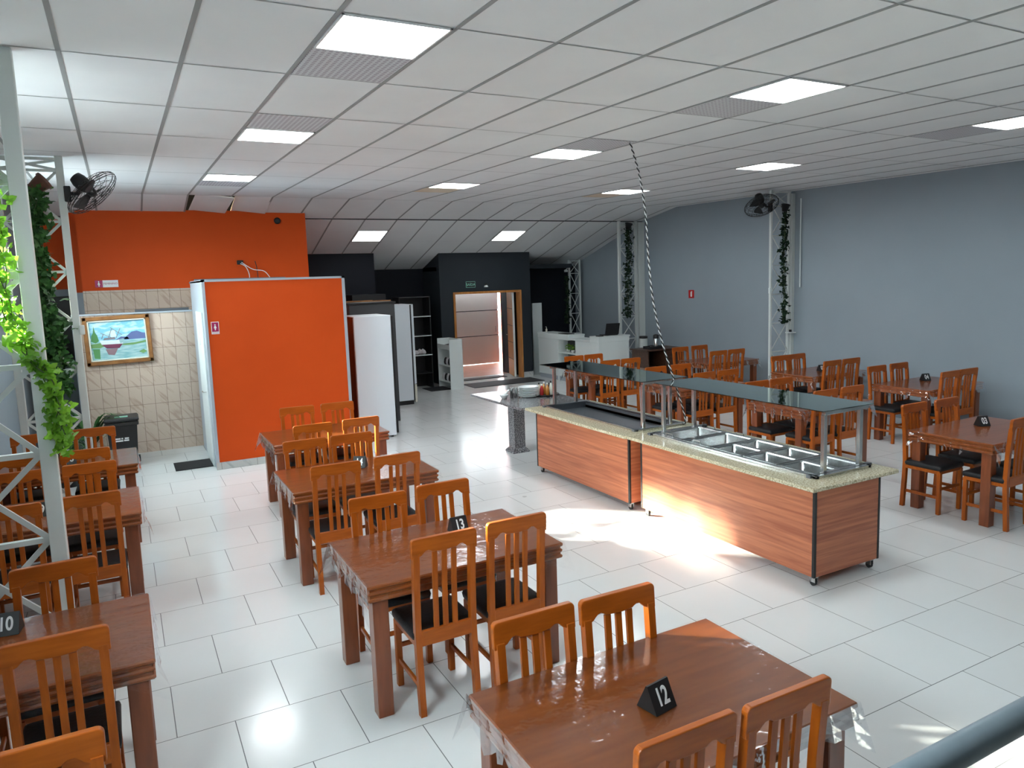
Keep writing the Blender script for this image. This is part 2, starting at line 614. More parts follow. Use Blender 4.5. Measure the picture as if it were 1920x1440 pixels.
def text(body, size, loc, rot, m, parent=None, name='lettering', extrude=.0008, align='CENTER', sx=1, bold=0):
    cu = bpy.data.curves.new(name, 'FONT')
    cu.body = body
    cu.size = size
    cu.extrude = extrude
    cu.offset = bold
    cu.align_x, cu.align_y = align, 'CENTER'
    cu.materials.append(M[m])
    o = bpy.data.objects.new(name, cu)
    COL.objects.link(o)
    o.location = loc
    o.rotation_euler = rot
    o.scale = (sx, 1, 1)
    bpy.context.view_layer.update()
    me = bpy.data.meshes.new_from_object(o)
    bpy.data.objects.remove(o)
    o = bpy.data.objects.new(name, me)
    COL.objects.link(o)
    o.location = loc
    o.rotation_euler = rot
    o.scale = (sx, 1, 1)
    if parent:
        o.parent = parent
    return o


# ------------------------------------------------------------------ the shell
struct('floor', MB().box(XL - .3, XR + .3, YB - .3, 16.62, -.12, 0).box(XL - .3, 6.38, 16.62, 17, -.12, 0).box(8.71, XR + .3, 16.62, 17, -.12, 0), 'floor')
struct('trim_1', MB().box(6.38, 9.95, 16.62, 19.2, -.14, -.004), 'deck')               # wooden floor beyond the door

# side wall with high windows; WIN = (y0, y1, z0, z1)
WIN = [(.7, 2.4, 2.3, 3.2), (5.3, 6.6, 2.5, 3.2), (9.65, 11.0, 2.38, 3.25)]  # first window is unseen, added for the daylight it lets in
mb = MB()
ys = YB
for (y0, y1, z0, z1) in WIN:
    mb.box(XL - .18, XL, ys, y0, 0, 4.3)
    mb.box(XL - .18, XL, y0, y1, 0, z0)
    mb.box(XL - .18, XL, y0, y1, z1, 4.3)
    ys = y1
mb.box(XL - .18, XL, ys, 13.93, 0, 4.3)
struct('wall_left', mb, 'wallgrey')
for i, (y0, y1, z0, z1) in enumerate(WIN):
    f = MB()
    ym = (y0 + y1) / 2
    for a, b in ((y0, y0 + .035), (y1 - .035, y1), (ym - .02, ym + .02)):
        f.box(XL - .13, XL - .08, a, b, z0, z1)
    for a, b in ((z0, z0 + .035), (z1 - .035, z1)):
        f.box(XL - .13, XL - .08, y0, y1, a, b)
    n = 3
    for k in range(1, n + 1):
        zz = z0 + (z1 - z0) * k / (n + 1)
        f.box(XL - .115, XL - .095, y0, y1, zz - .008, zz + .008)
    o = struct('window_%d' % (i + 1), f, 'whitemetal')
    MB().box(XL - .107, XL - .103, y0 + .03, y1 - .03, z0 + .03, z1 - .03).build('pane', 'pane', o)
    portal('window_portal', (XL - .19, ym, (z0 + z1) / 2), y1 - y0, z1 - z0, (1, 0, 0))

struct('wall_right', MB().box(XR, XR + .2, YB, YF + .2, 0, 4.4), 'wallgrey')
# unseen wall behind the camera, dark to cut light bounced from there
struct('wall_back', MB().box(XL, XR, YB - .2, YB, 0, 4.3), 'wallslate')

# far end: black wall, black block on one side, slate block holding the door
struct('wall_far', MB().box(4.6, 6.38, YF, YF + .15, 0, 3.3).box(8.71, XR + .2, YF, YF + .15, 0, 3.3), 'wallblack')
struct('wall_far_block', MB().box(2.7, 4.875, 15.6, 15.75, 0, 3.5).box(4.725, 4.875, 15.75, YF + .15, 0, 3.3), 'wallblack')
# slate block: front face with door opening
DX0, DX1, DZ = 6.741, 8.40, 2.06
mb = MB()
mb.box(6.38, DX0 - .045, 15.65, 15.8, 0, 3.4).box(DX1 + .045, 8.71, 15.65, 15.8, 0, 3.4).box(DX0 - .045, DX1 + .045, 15.65, 15.8, DZ + .045, 3.4)
mb.box(6.38, 6.53, 15.8, YF + .15, 0, 3.4).box(8.56, 8.71, 15.8, YF + .15, 0, 3.4)
struct('wall_door', mb, 'wallslate')
# white skirting along the slate block and the black wall
struct('baseboard_far', MB().box(DX1 + .06, 8.722, 15.638, 15.65, 0, .13).box(8.71, 8.722, 15.65, 16.6, 0, .13), 'baseboard')
# orange upper wall and the veined tiles below it
struct('wall_orange', MB().box(-.47, 3.01, 13.46, 13.6, 2.40, 3.66), 'orange')
struct('wall_orange_seal', MB().box(-.60, -.47, 13.6, 15.75, 0, 4.3), 'orange')  # added to block sky light leaking in behind the orange wall
struct('wall_far_return', MB().box(-.60, 2.7, 15.62, 15.75, 0, 4.3), 'wallblack')
struct('wall_tile_upper', MB().box(-.47, 3.01, 13.47, 13.6, 0, 2.40).box(-.47, 1.2, 13.452, 13.47, 1.95, 2.40), 'walltile')
struct('wall_orange_return', MB().box(2.9, 3.01, 13.6, 15.62, 0, 3.8), 'orange')
struct('wall_orange_left', MB().box(XL - .18, -.47, 13.93, 14.05, 2.44, 4.1), 'orange')
struct('wall_left_end', MB().box(XL - .18, -.47, 13.935, 14.05, 0, 2.44).box(-.60, -.47, 13.46, 13.935, 0, 2.38), 'wallgrey')
struct('wall_half', MB().box(-.575, .965, 12.16, 12.30, 0, 2.05).box(-.575, -.47, 12.30, 13.46, 0, 2.05), 'walltile')
struct('trim_4', MB().box(-.60, .965, 12.14, 12.32, 2.05, 2.072).box(-.60, -.575, 12.14, 12.32, 0, 2.05), 'trim')
# dark window in the end wall behind the ivy
o = struct('window_6', MB().rbox(-1.15, -.64, 13.895, 13.935, 1.27, 2.33, .01), 'black')
MB().box(-1.11, -.68, 13.89, 13.9, 1.31, 2.29).build('pane', 'blackmetal', o)

# orange washroom partition
PXa, PXb, PYa, PYb, PZ = .953, 2.786, 10.354, 12.16, 2.49
mb = MB()
mb.box(PXa + .02, PXb - .02, PYa, PYa + .1, .095, PZ - .02)
mb.box(PXb - .1, PXb, PYa + .1, PYb + 1.2, .0, PZ - .02)
struct('wall_partition', mb, 'orange')
mb = MB()
mb.box(PXa, PXa + .07, PYa + .012, PYb - .1, 0, PZ)
struct('wall_partition_side', mb, 'trim')
mb = MB()
mb.box(PXa, PXa + .035, PYa - .012, PYa + .012, .095, PZ).box(PXb - .03, PXb + .01, PYa - .012, PYa + .05, .095, PZ)
mb.box(PXa, PXb + .01, PYa - .012, PYa + .1, PZ - .028, PZ).box(PXa, PXb, PYa + .1, PYb, PZ - .03, PZ - .01)
struct('trim_5', mb, 'trim')
struct('baseboard_partition', MB().box(PXa - .005, PXb + .005, PYa - .014, PYa, 0, .095), 'baseboard')
# washroom door in the white side of the partition
o = struct('door_2', MB().rbox(PXa - .02, PXa, PYa + .22, PYa + 1.0, 0, 2.07, .004), 'white')
h = MB().tube([(PXa - .02, PYa + .34, 1.0), (PXa - .06, PYa + .34, 1.0), (PXa - .06, PYa + .45, 1.0)], .008).build('door_handle', 'steel', o)
MB().rbox(PXa - .035, PXa - .02, PYa + .55, PYa + .75, 1.62, 1.92, .003).build('notice_plate', 'white', o)

# main door: wooden frame, open leaf, pale gate beyond
mb = MB()
mb.rbox(DX0 - .05, DX0, 15.62, 15.82, 0, DZ + .05, .006).rbox(DX1, DX1 + .05, 15.62, 15.82, 0, DZ + .05, .006)
mb.rbox(DX0, DX1, 15.62, 15.82, DZ, DZ + .05, .006)
door = struct('door_1', mb, 'doorwood')
LA0, LA1 = Vector((8.345, 15.85, 0)), Vector((8.535, 16.50, 0))
ld = (LA1 - LA0).normalized()
ln = Vector((-ld.y, ld.x, 0))


def leaf_box(mb, u0, u1, w0, w1, z0, z1):
    vs = [LA0 + ld * u + ln * w + Vector((0, 0, z)) for z in (z0, z1) for w in (w0, w1) for u in (u0, u1)]
    return mb.add(vs, [(0, 1, 3, 2), (4, 6, 7, 5), (0, 4, 5, 1), (2, 3, 7, 6), (0, 2, 6, 4), (1, 5, 7, 3)])


LL = (LA1 - LA0).length
leaf = leaf_box(MB(), 0, LL, 0, .035, .01, 2.05).build('door_leaf', 'doorwood', door)
g = MB()
for z in (.42, .83, 1.24, 1.65):
    leaf_box(g, .03, LL - .03, .0352, .040, z, z + .012)
g.build('leaf_groove', 'black', leaf)
leaf_box(MB(), -.012, -.001, -.01, .036, .01, 2.05).build('leaf_edge', 'white', leaf)
hp = LA0 + ld * (LL - .08) + ln * .035 + Vector((0, 0, 1.0))
MB().tube([hp, hp + ln * .05, hp + ln * .05 - ld * .1], .009).build('door_handle', 'steel', leaf)
# porch walls and gate
struct('wall_porch', MB().box(6.38, 6.53, YF + .15, 19.2, 0, 2.6), 'wallslate')
struct('wall_porch_side', MB().box(9.86, 10.0, YF + .15, 19.2, 0, 2.6), 'wallslate')
struct('wall_porch_return', MB().box(8.56, 9.86, YF + .16, YF + .3, 0, 2.6), 'wallslate')
struct('ceiling_porch', MB().box(6.38, 10.0, 15.8, 18.83, 2.6, 2.7), 'wallslate')  # unseen; stops short of the gate so sky light falls on it
struct('wall_porch_orange', MB().box(9.56, 9.70, 18.95, 19.05, 0, 2.6), 'orange')
gate = thing('sliding_gate', 'pale panelled gate with dark horizontal grooves seen through the open door', 'gate', (8.0, 19, 0))
for k, (z0, z1) in enumerate(((.008, .79), (.81, 1.50), (1.52, 2.6))):
    MB().box(-1.47, 1.485, -.02, .02, z0, z1).build('panel', 'pinkboard', gate)
MB().box(-1.47, 1.485, .021, .03, .008, 2.6).build('backing_sheet', 'black', gate)
MB().tube([(1.38, -.02, .9), (1.38, -.06, .9), (1.38, -.06, 1.05), (1.38, -.02, 1.05)], .008).build('handle', 'steel', gate)
portal('gate_portal', (9.55, 19.3, 1.3), .35, 2.5, (0, -1, 0))
struct('trim_6', MB().box(5, 14, 19.2, 26, -.2, -.05), 'wallgrey')      # sunlit yard

# ------------------------------------------------------------------ ceiling
mb = MB()
HOLES = {(2, 0), (3, 0)}
x0, x1 = XL - .2, XR + .2


def slab(xa, xb, ya, yb, th=.02):
    vs = [(xa, ya, cz(xa, ya + 1e-6)), (xb, ya, cz(xb, ya + 1e-6)), (xb, yb, cz(xb, yb)), (xa, yb, cz(xa, yb))]
    vs += [(a, b, c + th) for a, b, c in vs]
    mb.add(vs, [(0, 3, 2, 1), (4, 5, 6, 7), (0, 1, 5, 4), (1, 2, 6, 5), (2, 3, 7, 6), (3, 0, 4, 7)])


slab(x0, x1, YB - .2, 12.57)
xa, xb2 = CX0 + 2 * PX, CX0 + 4 * PX
slab(x0, xa, 12.57, 13.80)
slab(xb2, x1, 12.57, 13.80)
slab(x0, x1, 13.80, YF + .2)
struct('ceiling', mb, 'ceil')
struct('ceiling_roof_seal', MB().box(XL - .5, XR + .5, YB - .5, YF + .6, 4.75, 4.85).box(XL - .3, XL - .18, YB, YF, 3.6, 4.8).box(XR + .2, XR + .3, YB, YF, 3.6, 4.8)
       .box(XL, XR, YF + .15, YF + .3, 2.5, 4.8).box(XL, XR, YB - .3, YB - .2, 3.5, 4.8), 'wallgrey')  # unseen roof box added to keep sky light out of the ceiling hole

# runners, crossbars
rn = MB()
k = -1
while CX0 + k * PX < XR:
    x = CX0 + k * PX
    w = .013
    if x > XL:
        for ya, yb in ((YB, 12.57), (12.57, 13.80), (13.80, YF)):
            za, zb = cz(x, ya + 1e-6), cz(x, yb)
            rn.add([(x - w, ya, za - .004), (x + w, ya, za - .004), (x + w, yb, zb - .004), (x - w, yb, zb - .004),
                    (x - w, ya, za), (x + w, ya, za), (x + w, yb, zb), (x - w, yb, zb)],
                   [(0, 3, 2, 1), (4, 5, 6, 7), (0, 1, 5, 4), (1, 2, 6, 5), (2, 3, 7, 6), (3, 0, 4, 7)])
    k += 1
struct('trim_7', rn, 'runner')
cb = MB()
rows = [CY0 + PY * r for r in range(-5, 7)] + [12.57]
for y in rows + [13.80, 14.93, 16.05]:
    w = .006 if y != 13.80 else .018
    if y < YB:
        continue
    n = 12
    for i in range(n):
        xa_, xb_ = XL + (XR - XL) * i / n, XL + (XR - XL) * (i + 1) / n
        if y == 13.80 and False:
            continue
        cb.add([(xa_, y - w, cz(xa_, y) - .003), (xb_, y - w, cz(xb_, y) - .003), (xb_, y + w, cz(xb_, y) - .003), (xa_, y + w, cz(xa_, y) - .003)], [(0, 3, 2, 1)])
struct('trim_8', cb, 'runner')
bm_ = MB()
for i in range(12):
    xa_, xb_ = XL + (XR - XL) * i / 12, XL + (XR - XL) * (i + 1) / 12
    bm_.box(xa_, xb_, 13.775, 13.825, cz(xa_, 13.8) - .012, cz(xa_, 13.8) + .01)
struct('trim_3', bm_, 'blackboard')


# ceiling lamps: (column, row start)
def frame_pts(i, r0, r1, inset=.02, dz=-.006):
    xa, xb = CX0 + PX * i + inset, CX0 + PX * (i + 1) - inset
    ya, yb = CY0 + PY * r0 + inset * .6, CY0 + PY * r1 - inset * .6
    return xa, xb, ya, yb, dz


def panel(mb, xa, xb, ya, yb, dz, th=.004, mi=0):
    vs = [(xa, ya, cz(xa, ya) + dz), (xb, ya, cz(xb, ya) + dz), (xb, yb, cz(xb, yb) + dz), (xa, yb, cz(xa, yb) + dz)]
    vs += [(a, b, c + th) for a, b, c in vs]
    mb.add(vs, [(0, 3, 2, 1), (4, 5, 6, 7), (0, 1, 5, 4), (1, 2, 6, 5), (2, 3, 7, 6), (3, 0, 4, 7)], mi)


lamps = [(2, 0, 'largest square ceiling light, over the tables before the orange wall', 1),
         (2, 2.5, 'square ceiling light second from the camera above the aisle tables', -1),
         (2, 5, 'square ceiling light closest to the top of the orange wall', 1),
         (7, 0, 'square ceiling light above the nearer end of the serving counters', 1),
         (7, 2.5, 'square ceiling light just beside the top of the hanging cord', -1),
         (7, 5, 'square ceiling light with yellowed tiles beyond it, midway along ceiling', 2),
         (12, 0, 'ceiling light cut by the edge of the photo, near grey wall', 1),
         (12, 2.5, 'square ceiling light between the wall fan and the hanging cord', 0),
         (12, 5, 'flat looking ceiling light crossed by the hanging cord', 2)]
def flat(mb, xa, xb, ya, yb, dz, mi=0):
    panel(mb, xa, xb, ya, yb, dz, mi=mi)


for i, r0, lab, side in lamps:
    xa, xb, ya, yb, dz = frame_pts(i, r0, r0 + .5, .016)
    cx_, cy_ = (xa + xb) / 2, (ya + yb) / 2
    t = thing('ceiling_light', lab, 'ceiling light', (cx_, cy_, cz(cx_, cy_)), 0, 'square ceiling lights')

    def loc(mb_):
        mb_.v = [(a - cx_, b - cy_, c - cz(cx_, cy_)) for a, b, c in mb_.v]
        return mb_
    fr = MB()
    for q in ((xa, xb, ya, ya + .012), (xa, xb, yb - .012, yb), (xa, xa + .012, ya, yb), (xb - .012, xb, ya, yb)):
        panel(fr, *q, -.010, .010)
    loc(fr).build('frame', 'signwhite', t)
    df = MB()
    panel(df, xa + .012, xb - .012, ya + .012, yb - .012, -.008)
    loc(df).build('diffuser', 'lit', t)
    if side:
        q0 = r0 + .5 if side > 0 else r0 - .5
        xa, xb, ya, yb, dz = frame_pts(i, q0, q0 + .5, .016)
        mb = MB()
        panel(mb, xa, xb, ya, yb, -.004)
        tag(mb.build('ceiling_tile', 'yellowish' if side == 2 else 'perf'), ('yellowed plain' if side == 2 else 'perforated') + ' half tile beside the ' + lab.replace('square ', '')[:200].split(',')[0], 'ceiling tile')
for xa, lab in ((4.52, 'ceiling light on the sloping end, above the black wall and fridges'), (7.63, 'ceiling light on the sloping end, above the exit door')):
    xa = CX0 + PX * (7 if xa < 5 else 12) + .016
    xb, ya, yb = xa + PX - .032, 14.35, 14.90
    cx_, cy_ = (xa + xb) / 2, (ya + yb) / 2
    t = thing('ceiling_light', lab, 'ceiling light', (cx_, cy_, cz(cx_, cy_)), 0, 'square ceiling lights')
    fr = MB()
    for q in ((xa, xb, ya, ya + .012), (xa, xb, yb - .012, yb), (xa, xa + .012, ya, yb), (xb - .012, xb, ya, yb)):
        panel(fr, *q, -.010, .010)
    fr.v = [(a - cx_, b - cy_, c - cz(cx_, cy_)) for a, b, c in fr.v]
    fr.build('frame', 'signwhite', t)
    df = MB()
    panel(df, xa + .012, xb - .012, ya + .012, yb - .012, -.008)
    df.v = [(a - cx_, b - cy_, c - cz(cx_, cy_)) for a, b, c in df.v]
    df.build('diffuser', 'litfar', t)

# two fallen ceiling boards over the orange wall, a warm bulb glowing above them
for k, (dx, tilt, lab) in enumerate(((0, .10, 'fallen ceiling board hanging askew, the one further from the black vent'),
                                     (PX, .09, 'fallen ceiling board hanging askew, the one nearer the round black vent'))):
    xa = CX0 + PX * 2 + dx + .055
    o = MB().box(-PX / 2 + .03, PX / 2 - .045, -.58, .60, 0, .018).build('ceiling_board', 'ceil')
    o.location = (xa + PX / 2, 13.17, cz(xa, 13.17) + (.002 if k == 0 else .012))
    o.rotation_euler = (-.181 - .03 * k, tilt, .035 * (1 - 2 * k))
    tag(o, lab, 'ceiling board')
bl = bpy.data.lights.new('plenum_bulb', 'POINT')
bl.energy = 12
bl.color = (1, .74, .42)
bl.shadow_soft_size = .05
bo = bpy.data.objects.new('plenum_bulb', bl)
COL.objects.link(bo)
bo.location = (1.75, 13.72, 3.86)


# ------------------------------------------------------------------ chairs
def arc(cx, cy, r, a0, a1, n=5):
    return [(cx + r * math.cos(R(a0 + (a1 - a0) * i / n)), cy + r * math.sin(R(a0 + (a1 - a0) * i / n))) for i in range(n + 1)]


def make_chair():
    t = thing('dining_chair', 'x', 'chair')
    for s in (-1, 1):
        x = s * .165
        mb = MB()                                   # rear leg runs up as the back post
        w, d = .0175, .019
        prof = [(-.197, 0), (-.180, .30), (-.174, .46), (-.186, .72), (-.205, .93)]
        vs = []
        for y, z in prof:
            vs += [(x - w, y - d, z), (x + w, y - d, z), (x + w, y + d, z), (x - w, y + d, z)]
        fs = [(0, 3, 2, 1), (16, 17, 18, 19)]
        for i in range(4):
            for k in range(4):
                a, b = i * 4 + k, i * 4 + (k + 1) % 4
                fs.append((a, b, b + 4, a + 4))
        mb.add(vs, fs)
        mb.build('leg', 'chair', t)
        MB().rbox(x - .018, x + .018, .155, .193, 0, .415, .004).build('leg', 'chair', t)
        MB().rbox(x - .009, x + .009, -.165, .16, .15, .178, .003).build('stretcher', 'chairh', t)
    MB().rbox(-.15, .15, .166, .184, .235, .262, .003).build('stretcher', 'chairh', t)
    f = MB()
    f.rbox(-.182, .182, .162, .186, .395, .435, .003)
    f.rbox(-.183, -.160, -.17, .165, .395, .435, .003).rbox(.160, .183, -.17, .165, .395, .435, .003)
    f.build('seat_frame', 'chairh', t)
    c = MB()                                        # padded seat
    lay = [(.430, .0), (.452, .004), (.468, .0), (.476, -.014), (.480, -.05)]
    vs = []
    for z, g in lay:
        for (sx, sy) in ((-1, -1), (1, -1), (1, 1), (-1, 1)):
            r_ = .02
            for aa in range(4):
                th = R({(-1, -1): 180, (1, -1): 270, (1, 1): 0, (-1, 1): 90}[(sx, sy)] + 30 * aa)
                xx = sx * (.188 + g - r_) + r_ * math.cos(th)
                yy = (.200 + g - r_ if sy > 0 else -(.170 + g - r_)) * 1 + r_ * math.sin(th)
                vs.append((xx, yy, z))
    n = 16
    fs = [tuple(range(n - 1, -1, -1)), tuple(range(4 * n, 5 * n))]
    for i in range(4):
        for k in range(n):
            a, b = i * n + k, i * n + (k + 1) % n
            fs.append((a, b, b + n, a + n))
    c.add(vs, fs)
    o = c.build('seat', 'seat', t, smooth=True)
    # back: lower rail, three slats, scalloped top rail
    MB().rbox(-.15, .15, -.196, -.172, .395, .482, .003).build('back_rail', 'chairh', t)
    for x in (-.056, 0, .056):
        mb = MB()
        vs = []
        for y, z in ((-.183, .475), (-.192, .73), (-.207, .925)):
            vs += [(x - .0145, y - .007, z), (x + .0145, y - .007, z), (x + .0145, y + .007, z), (x - .0145, y + .007, z)]
        fs = [(0, 3, 2, 1), (8, 9, 10, 11)]
        for i in range(2):
            for k in range(4):
                a, b = i * 4 + k, i * 4 + (k + 1) % 4
                fs.append((a, b, b + 4, a + 4))
        mb.add(vs, fs)
        mb.build('slat', 'chair', t)
    top, lo, mid = 1.015, .905, .935
    W_ = .192
    pts = arc(W_ - .022, top - .022, .022, 0, 90) + arc(-W_ + .022, top - .022, .022, 90, 180)
    pts += [(-W_, lo), (-.149, lo), (-.146, lo + .008), (-.132, lo + .014)]
    pts += [(-.122, .930), (-.108, .941), (-.092, .943), (-.078, .936), (-.070, .930), (0, .924), (.070, .930)]
    pts += [(.078, .936), (.092, .943), (.108, .941), (.122, .930), (.132, lo + .014), (.146, lo + .008), (.149, lo), (W_, lo)]
    mb = MB().prism(pts, 'y', -.014, .014)
    vs = []
    for x_, y_, z_ in mb.v:                          # lean with the posts
        vs.append((x_, y_ - .208 - (z_ - .93) * .07, z_))
    mb.v = vs
    o = mb.build('top_rail', 'chairh', t)
    fix_normals(o)
    bv = o.modifiers.new('soft_edges', 'BEVEL')
    bv.width, bv.segments, bv.limit_method, bv.angle_limit = .004, 2, 'ANGLE', R(50)
    return t


TL, TD, TH = 1.22, .82, .775


def make_table(TL=TL):
    t = thing('dining_table', 'x', 'table')
    MB().rbox(-TL / 2, TL / 2, -TD / 2, TD / 2, TH - .024, TH, .007).build('tabletop', 'table', t)
    a = MB()
    e = .014
    a.box(-TL / 2 + e, TL / 2 - e, -TD / 2 + e, TD / 2 - e, TH - .098, TH - .024)
    for z in (TH - .060, TH - .096):
        a.rbox(-TL / 2 + .003, TL / 2 - .003, -TD / 2 + .003, TD / 2 - .003, z, z + .021, .007)
    a.build('apron', 'table', t)
    for sx in (-1, 1):
        for sy in (-1, 1):
            x, y = sx * (TL / 2 - .075), sy * (TD / 2 - .075)
            MB().rbox(x - .044, x + .044, y - .044, y + .044, 0, TH - .09, .004).build('leg', 'tableleg', t)
    return t


def make_cover(TL=TL, seed=1):
    """clear plastic sheet lying on the table and hanging over its edges in folds"""
    rnd = random.Random(seed)
    mb = MB()
    z = TH + .0025
    a, b = TL / 2 + .004, TD / 2 + .004
    mb.add([(-a, -b, z), (a, -b, z), (a, b, z), (-a, b, z)], [(0, 1, 2, 3)])
    ring = []
    N = 22
    for (p, q, nrm) in (((-a, -b), (a, -b), (0, -1)), ((a, -b), (a, b), (1, 0)), ((a, b), (-a, b), (0, 1)), ((-a, b), (-a, -b), (-1, 0))):
        for i in range(N):
            f_ = i / N
            ring.append((p[0] + (q[0] - p[0]) * f_, p[1] + (q[1] - p[1]) * f_, nrm, min(f_, 1 - f_)))
    n = len(ring)
    vs, fs = [], []
    ph = rnd.random() * 6
    lens = []
    for lvl in range(4):
        for i, (x, y, nr, e) in enumerate(ring):
            long_ = abs(nr[0]) > 0
            drop = (.115 if long_ else .105) + .02 * math.sin(i * .9 + ph) + .015 * math.sin(i * 2.3 + ph)
            corner = max(0, 1 - e * 12)
            drop += corner * .07
            amp = (.010 * math.sin(i * 1.7 + ph) + .012) * lvl / 3 + corner * .030 * lvl / 3
            vs.append((x + nr[0] * amp + (math.copysign(corner * .02 * lvl / 3, x)), y + nr[1] * amp + math.copysign(corner * .02 * lvl / 3, y), z - drop * lvl / 3))
    for l in range(3):
        for i in range(n):
            p, q = l * n + i, l * n + (i + 1) % n
            fs.append((p, q, q + n, p + n))
    mb.add(vs, fs)
    return mb.build('plastic_tablecloth', 'film', None, smooth=False)


GC = 'slatted dining chairs set around the tables'
GT = 'red-brown dining tables under clear plastic'
GP = 'clear plastic sheets over the tables'
chair0, table0, cover0 = make_chair(), make_table(), make_cover()
used = {'c': 0, 't': 0, 'p': 0}


def put(kind, proto, loc, rz, label, group):
    if used[kind] == 0:
        used[kind] = 1
        proto.location, proto.rotation_euler = loc, (0, 0, rz)
        proto['label'] = label
        proto['group'] = group
        return proto
    return dup(proto, loc, rz, label, group)


# tables: key, x centre, y centre, phrase, plastic phrase, chairs: (x, back y, faces away from camera?, seat phrase)
TABS = [
    (1.67, 2.10, 'the number twelve table', 'dining table carrying the number twelve sign, closest to the camera',
     [(1.395, 1.615, 1, 'near side', 'aisle end'), (1.81, 1.60, 1, 'near side', 'counter end'), (1.385, 2.55, -1, 'far side', 'aisle end'), (1.785, 2.53, -1, 'far side', 'counter end')]),
    (1.635, 4.13, 'the number thirteen table', 'dining table carrying the number thirteen sign, behind the number twelve table',
     [(1.44, 3.64, 1, 'near side', 'aisle end'), (1.90, 3.66, 1, 'near side', 'counter end'), (1.36, 4.58, -1, 'far side', 'aisle end'), (1.835, 4.62, -1, 'far side', 'counter end')]),
    (1.67, 6.21, 'the third centre table', 'third table of the centre row counting from the number twelve table',
     [(1.355, 5.58, 1, 'near side', 'aisle end'), (1.85, 5.60, 1, 'near side', 'counter end'), (1.345, 6.65, -1, 'far side', 'aisle end'), (1.765, 6.65, -1, 'far side', 'counter end')]),
    (1.86, 8.10, 'the table before orange partition', 'last table of the centre row, right before the orange partition',
     [(1.58, 7.35, 1, 'near side', 'aisle end'), (2.07, 7.38, 1, 'near side', 'counter end'), (1.67, 8.55, -1, 'far side', 'aisle end'), (2.13, 8.55, -1, 'far side', 'counter end')]),
    (-.605, 3.90, 'the number ten table', 'dining table carrying the number ten sign, first by the white lattice post',
     [(-.345, 3.40, 1, 'near side', 'aisle end'), (-.405, 4.36, -1, 'far side', 'aisle end'), (-.86, 4.38, -1, 'far side', 'wall end')]),
    (-.595, 6.38, 'the table behind lattice post', 'middle table of the row along the white lattice post',
     [(-.295, 5.74, 1, 'near side', 'aisle end'), (-.76, 5.72, 1, 'near side', 'wall end'), (-.325, 6.83, -1, 'far side', 'aisle end'), (-.79, 6.83, -1, 'far side', 'wall end')]),
    (-.58, 8.13, 'the table by the bin', 'dining table closest to the black wheelie bin',
     [(-.37, 7.45, 1, 'near side', 'aisle end'), (-.86, 7.45, 1, 'near side', 'wall end'), (-.335, 8.60, -1, 'far side', 'aisle end'), (-.85, 8.60, -1, 'far side', 'wall end')]),
    (7.30, 4.09, 'the number three table', 'dining table carrying the number three sign, beyond the steel food wells',
     [(6.92, 3.56, 1, 'near side', 'counter end'), (7.37, 3.56, 1, 'near side', 'wall end'), (6.87, 4.56, -1, 'far side', 'counter end'), (7.37, 4.54, -1, 'far side', 'wall end')]),
    (7.30, 6.20, 'the table behind steel pans', 'dining table seen through the glass shelf over the steel food pans',
     [(6.93, 5.66, 1, 'near side', 'counter end'), (7.38, 5.66, 1, 'near side', 'wall end'), (6.88, 6.65, -1, 'far side', 'counter end'), (7.30, 6.65, -1, 'far side', 'wall end')]),
    (7.26, 8.22, 'the table behind the cord', 'dining table behind the lower end of the hanging cord',
     [(6.98, 7.70, 1, 'near side', 'counter end'), (7.42, 7.70, 1, 'near side', 'wall end'), (6.90, 8.66, -1, 'far side', 'counter end'), (7.37, 8.66, -1, 'far side', 'wall end')]),
    (7.22, 10.38, 'the table before white desk', 'dining table in front of the white reception desk',
     [(6.92, 9.84, 1, 'near side', 'counter end'), (7.33, 9.84, 1, 'near side', 'wall end'), (6.84, 10.82, -1, 'far side', 'counter end'), (7.25, 10.82, -1, 'far side', 'wall end')]),
    (9.62, 6.20, 'the first wall table', 'dining table touching the grey wall, first beyond the number three table',
     [(9.30, 5.69, 1, 'near side', 'inner end'), (9.70, 5.69, 1, 'near side', 'wall end'), (9.15, 6.64, -1, 'far side', 'inner end'), (9.63, 6.64, -1, 'far side', 'wall end')]),
    (9.58, 7.98, 'the wall table by lattice column', 'dining table by the grey wall, just before the ivy lattice column with fan',
     [(9.24, 7.44, 1, 'near side', 'inner end'), (9.66, 7.44, 1, 'near side', 'wall end'), (9.21, 8.42, -1, 'far side', 'inner end'), (9.60, 8.42, -1, 'far side', 'wall end')]),
    (9.60, 10.22, 'the wall table by coffee cabinet', 'dining table by the grey wall, nearest the coffee cabinet',
     [(9.10, 9.68, 1, 'near side', 'inner end'), (9.52, 9.68, 1, 'near side', 'wall end'), (9.09, 10.68, -1, 'far side', 'inner end'), (9.55, 10.68, -1, 'far side', 'wall end')]),
]
for k, (x, y, ph, tl, chs) in enumerate(TABS):
    put('t', table0, (x, y, 0), 0, tl, GT)
    put('p', cover0, (x, y, 0), 0 if k % 2 == 0 else math.pi, 'clear plastic sheet draped over ' + ph, GP)
    for (cx_, by, d, sd, en) in chs:
        yo = by + .215 * d
        put('c', chair0, (cx_, yo, 0), (0 if d > 0 else math.pi) + random.uniform(-.02, .02), 'slatted wooden chair on the %s of %s, %s' % (sd, ph, en), GC)
# the chair whose top only shows at the lower corner
put('c', chair0, (-.35, 2.58 - .215, 0), math.pi, 'slatted wooden chair cropped by the bottom corner, nearest the camera', GC)


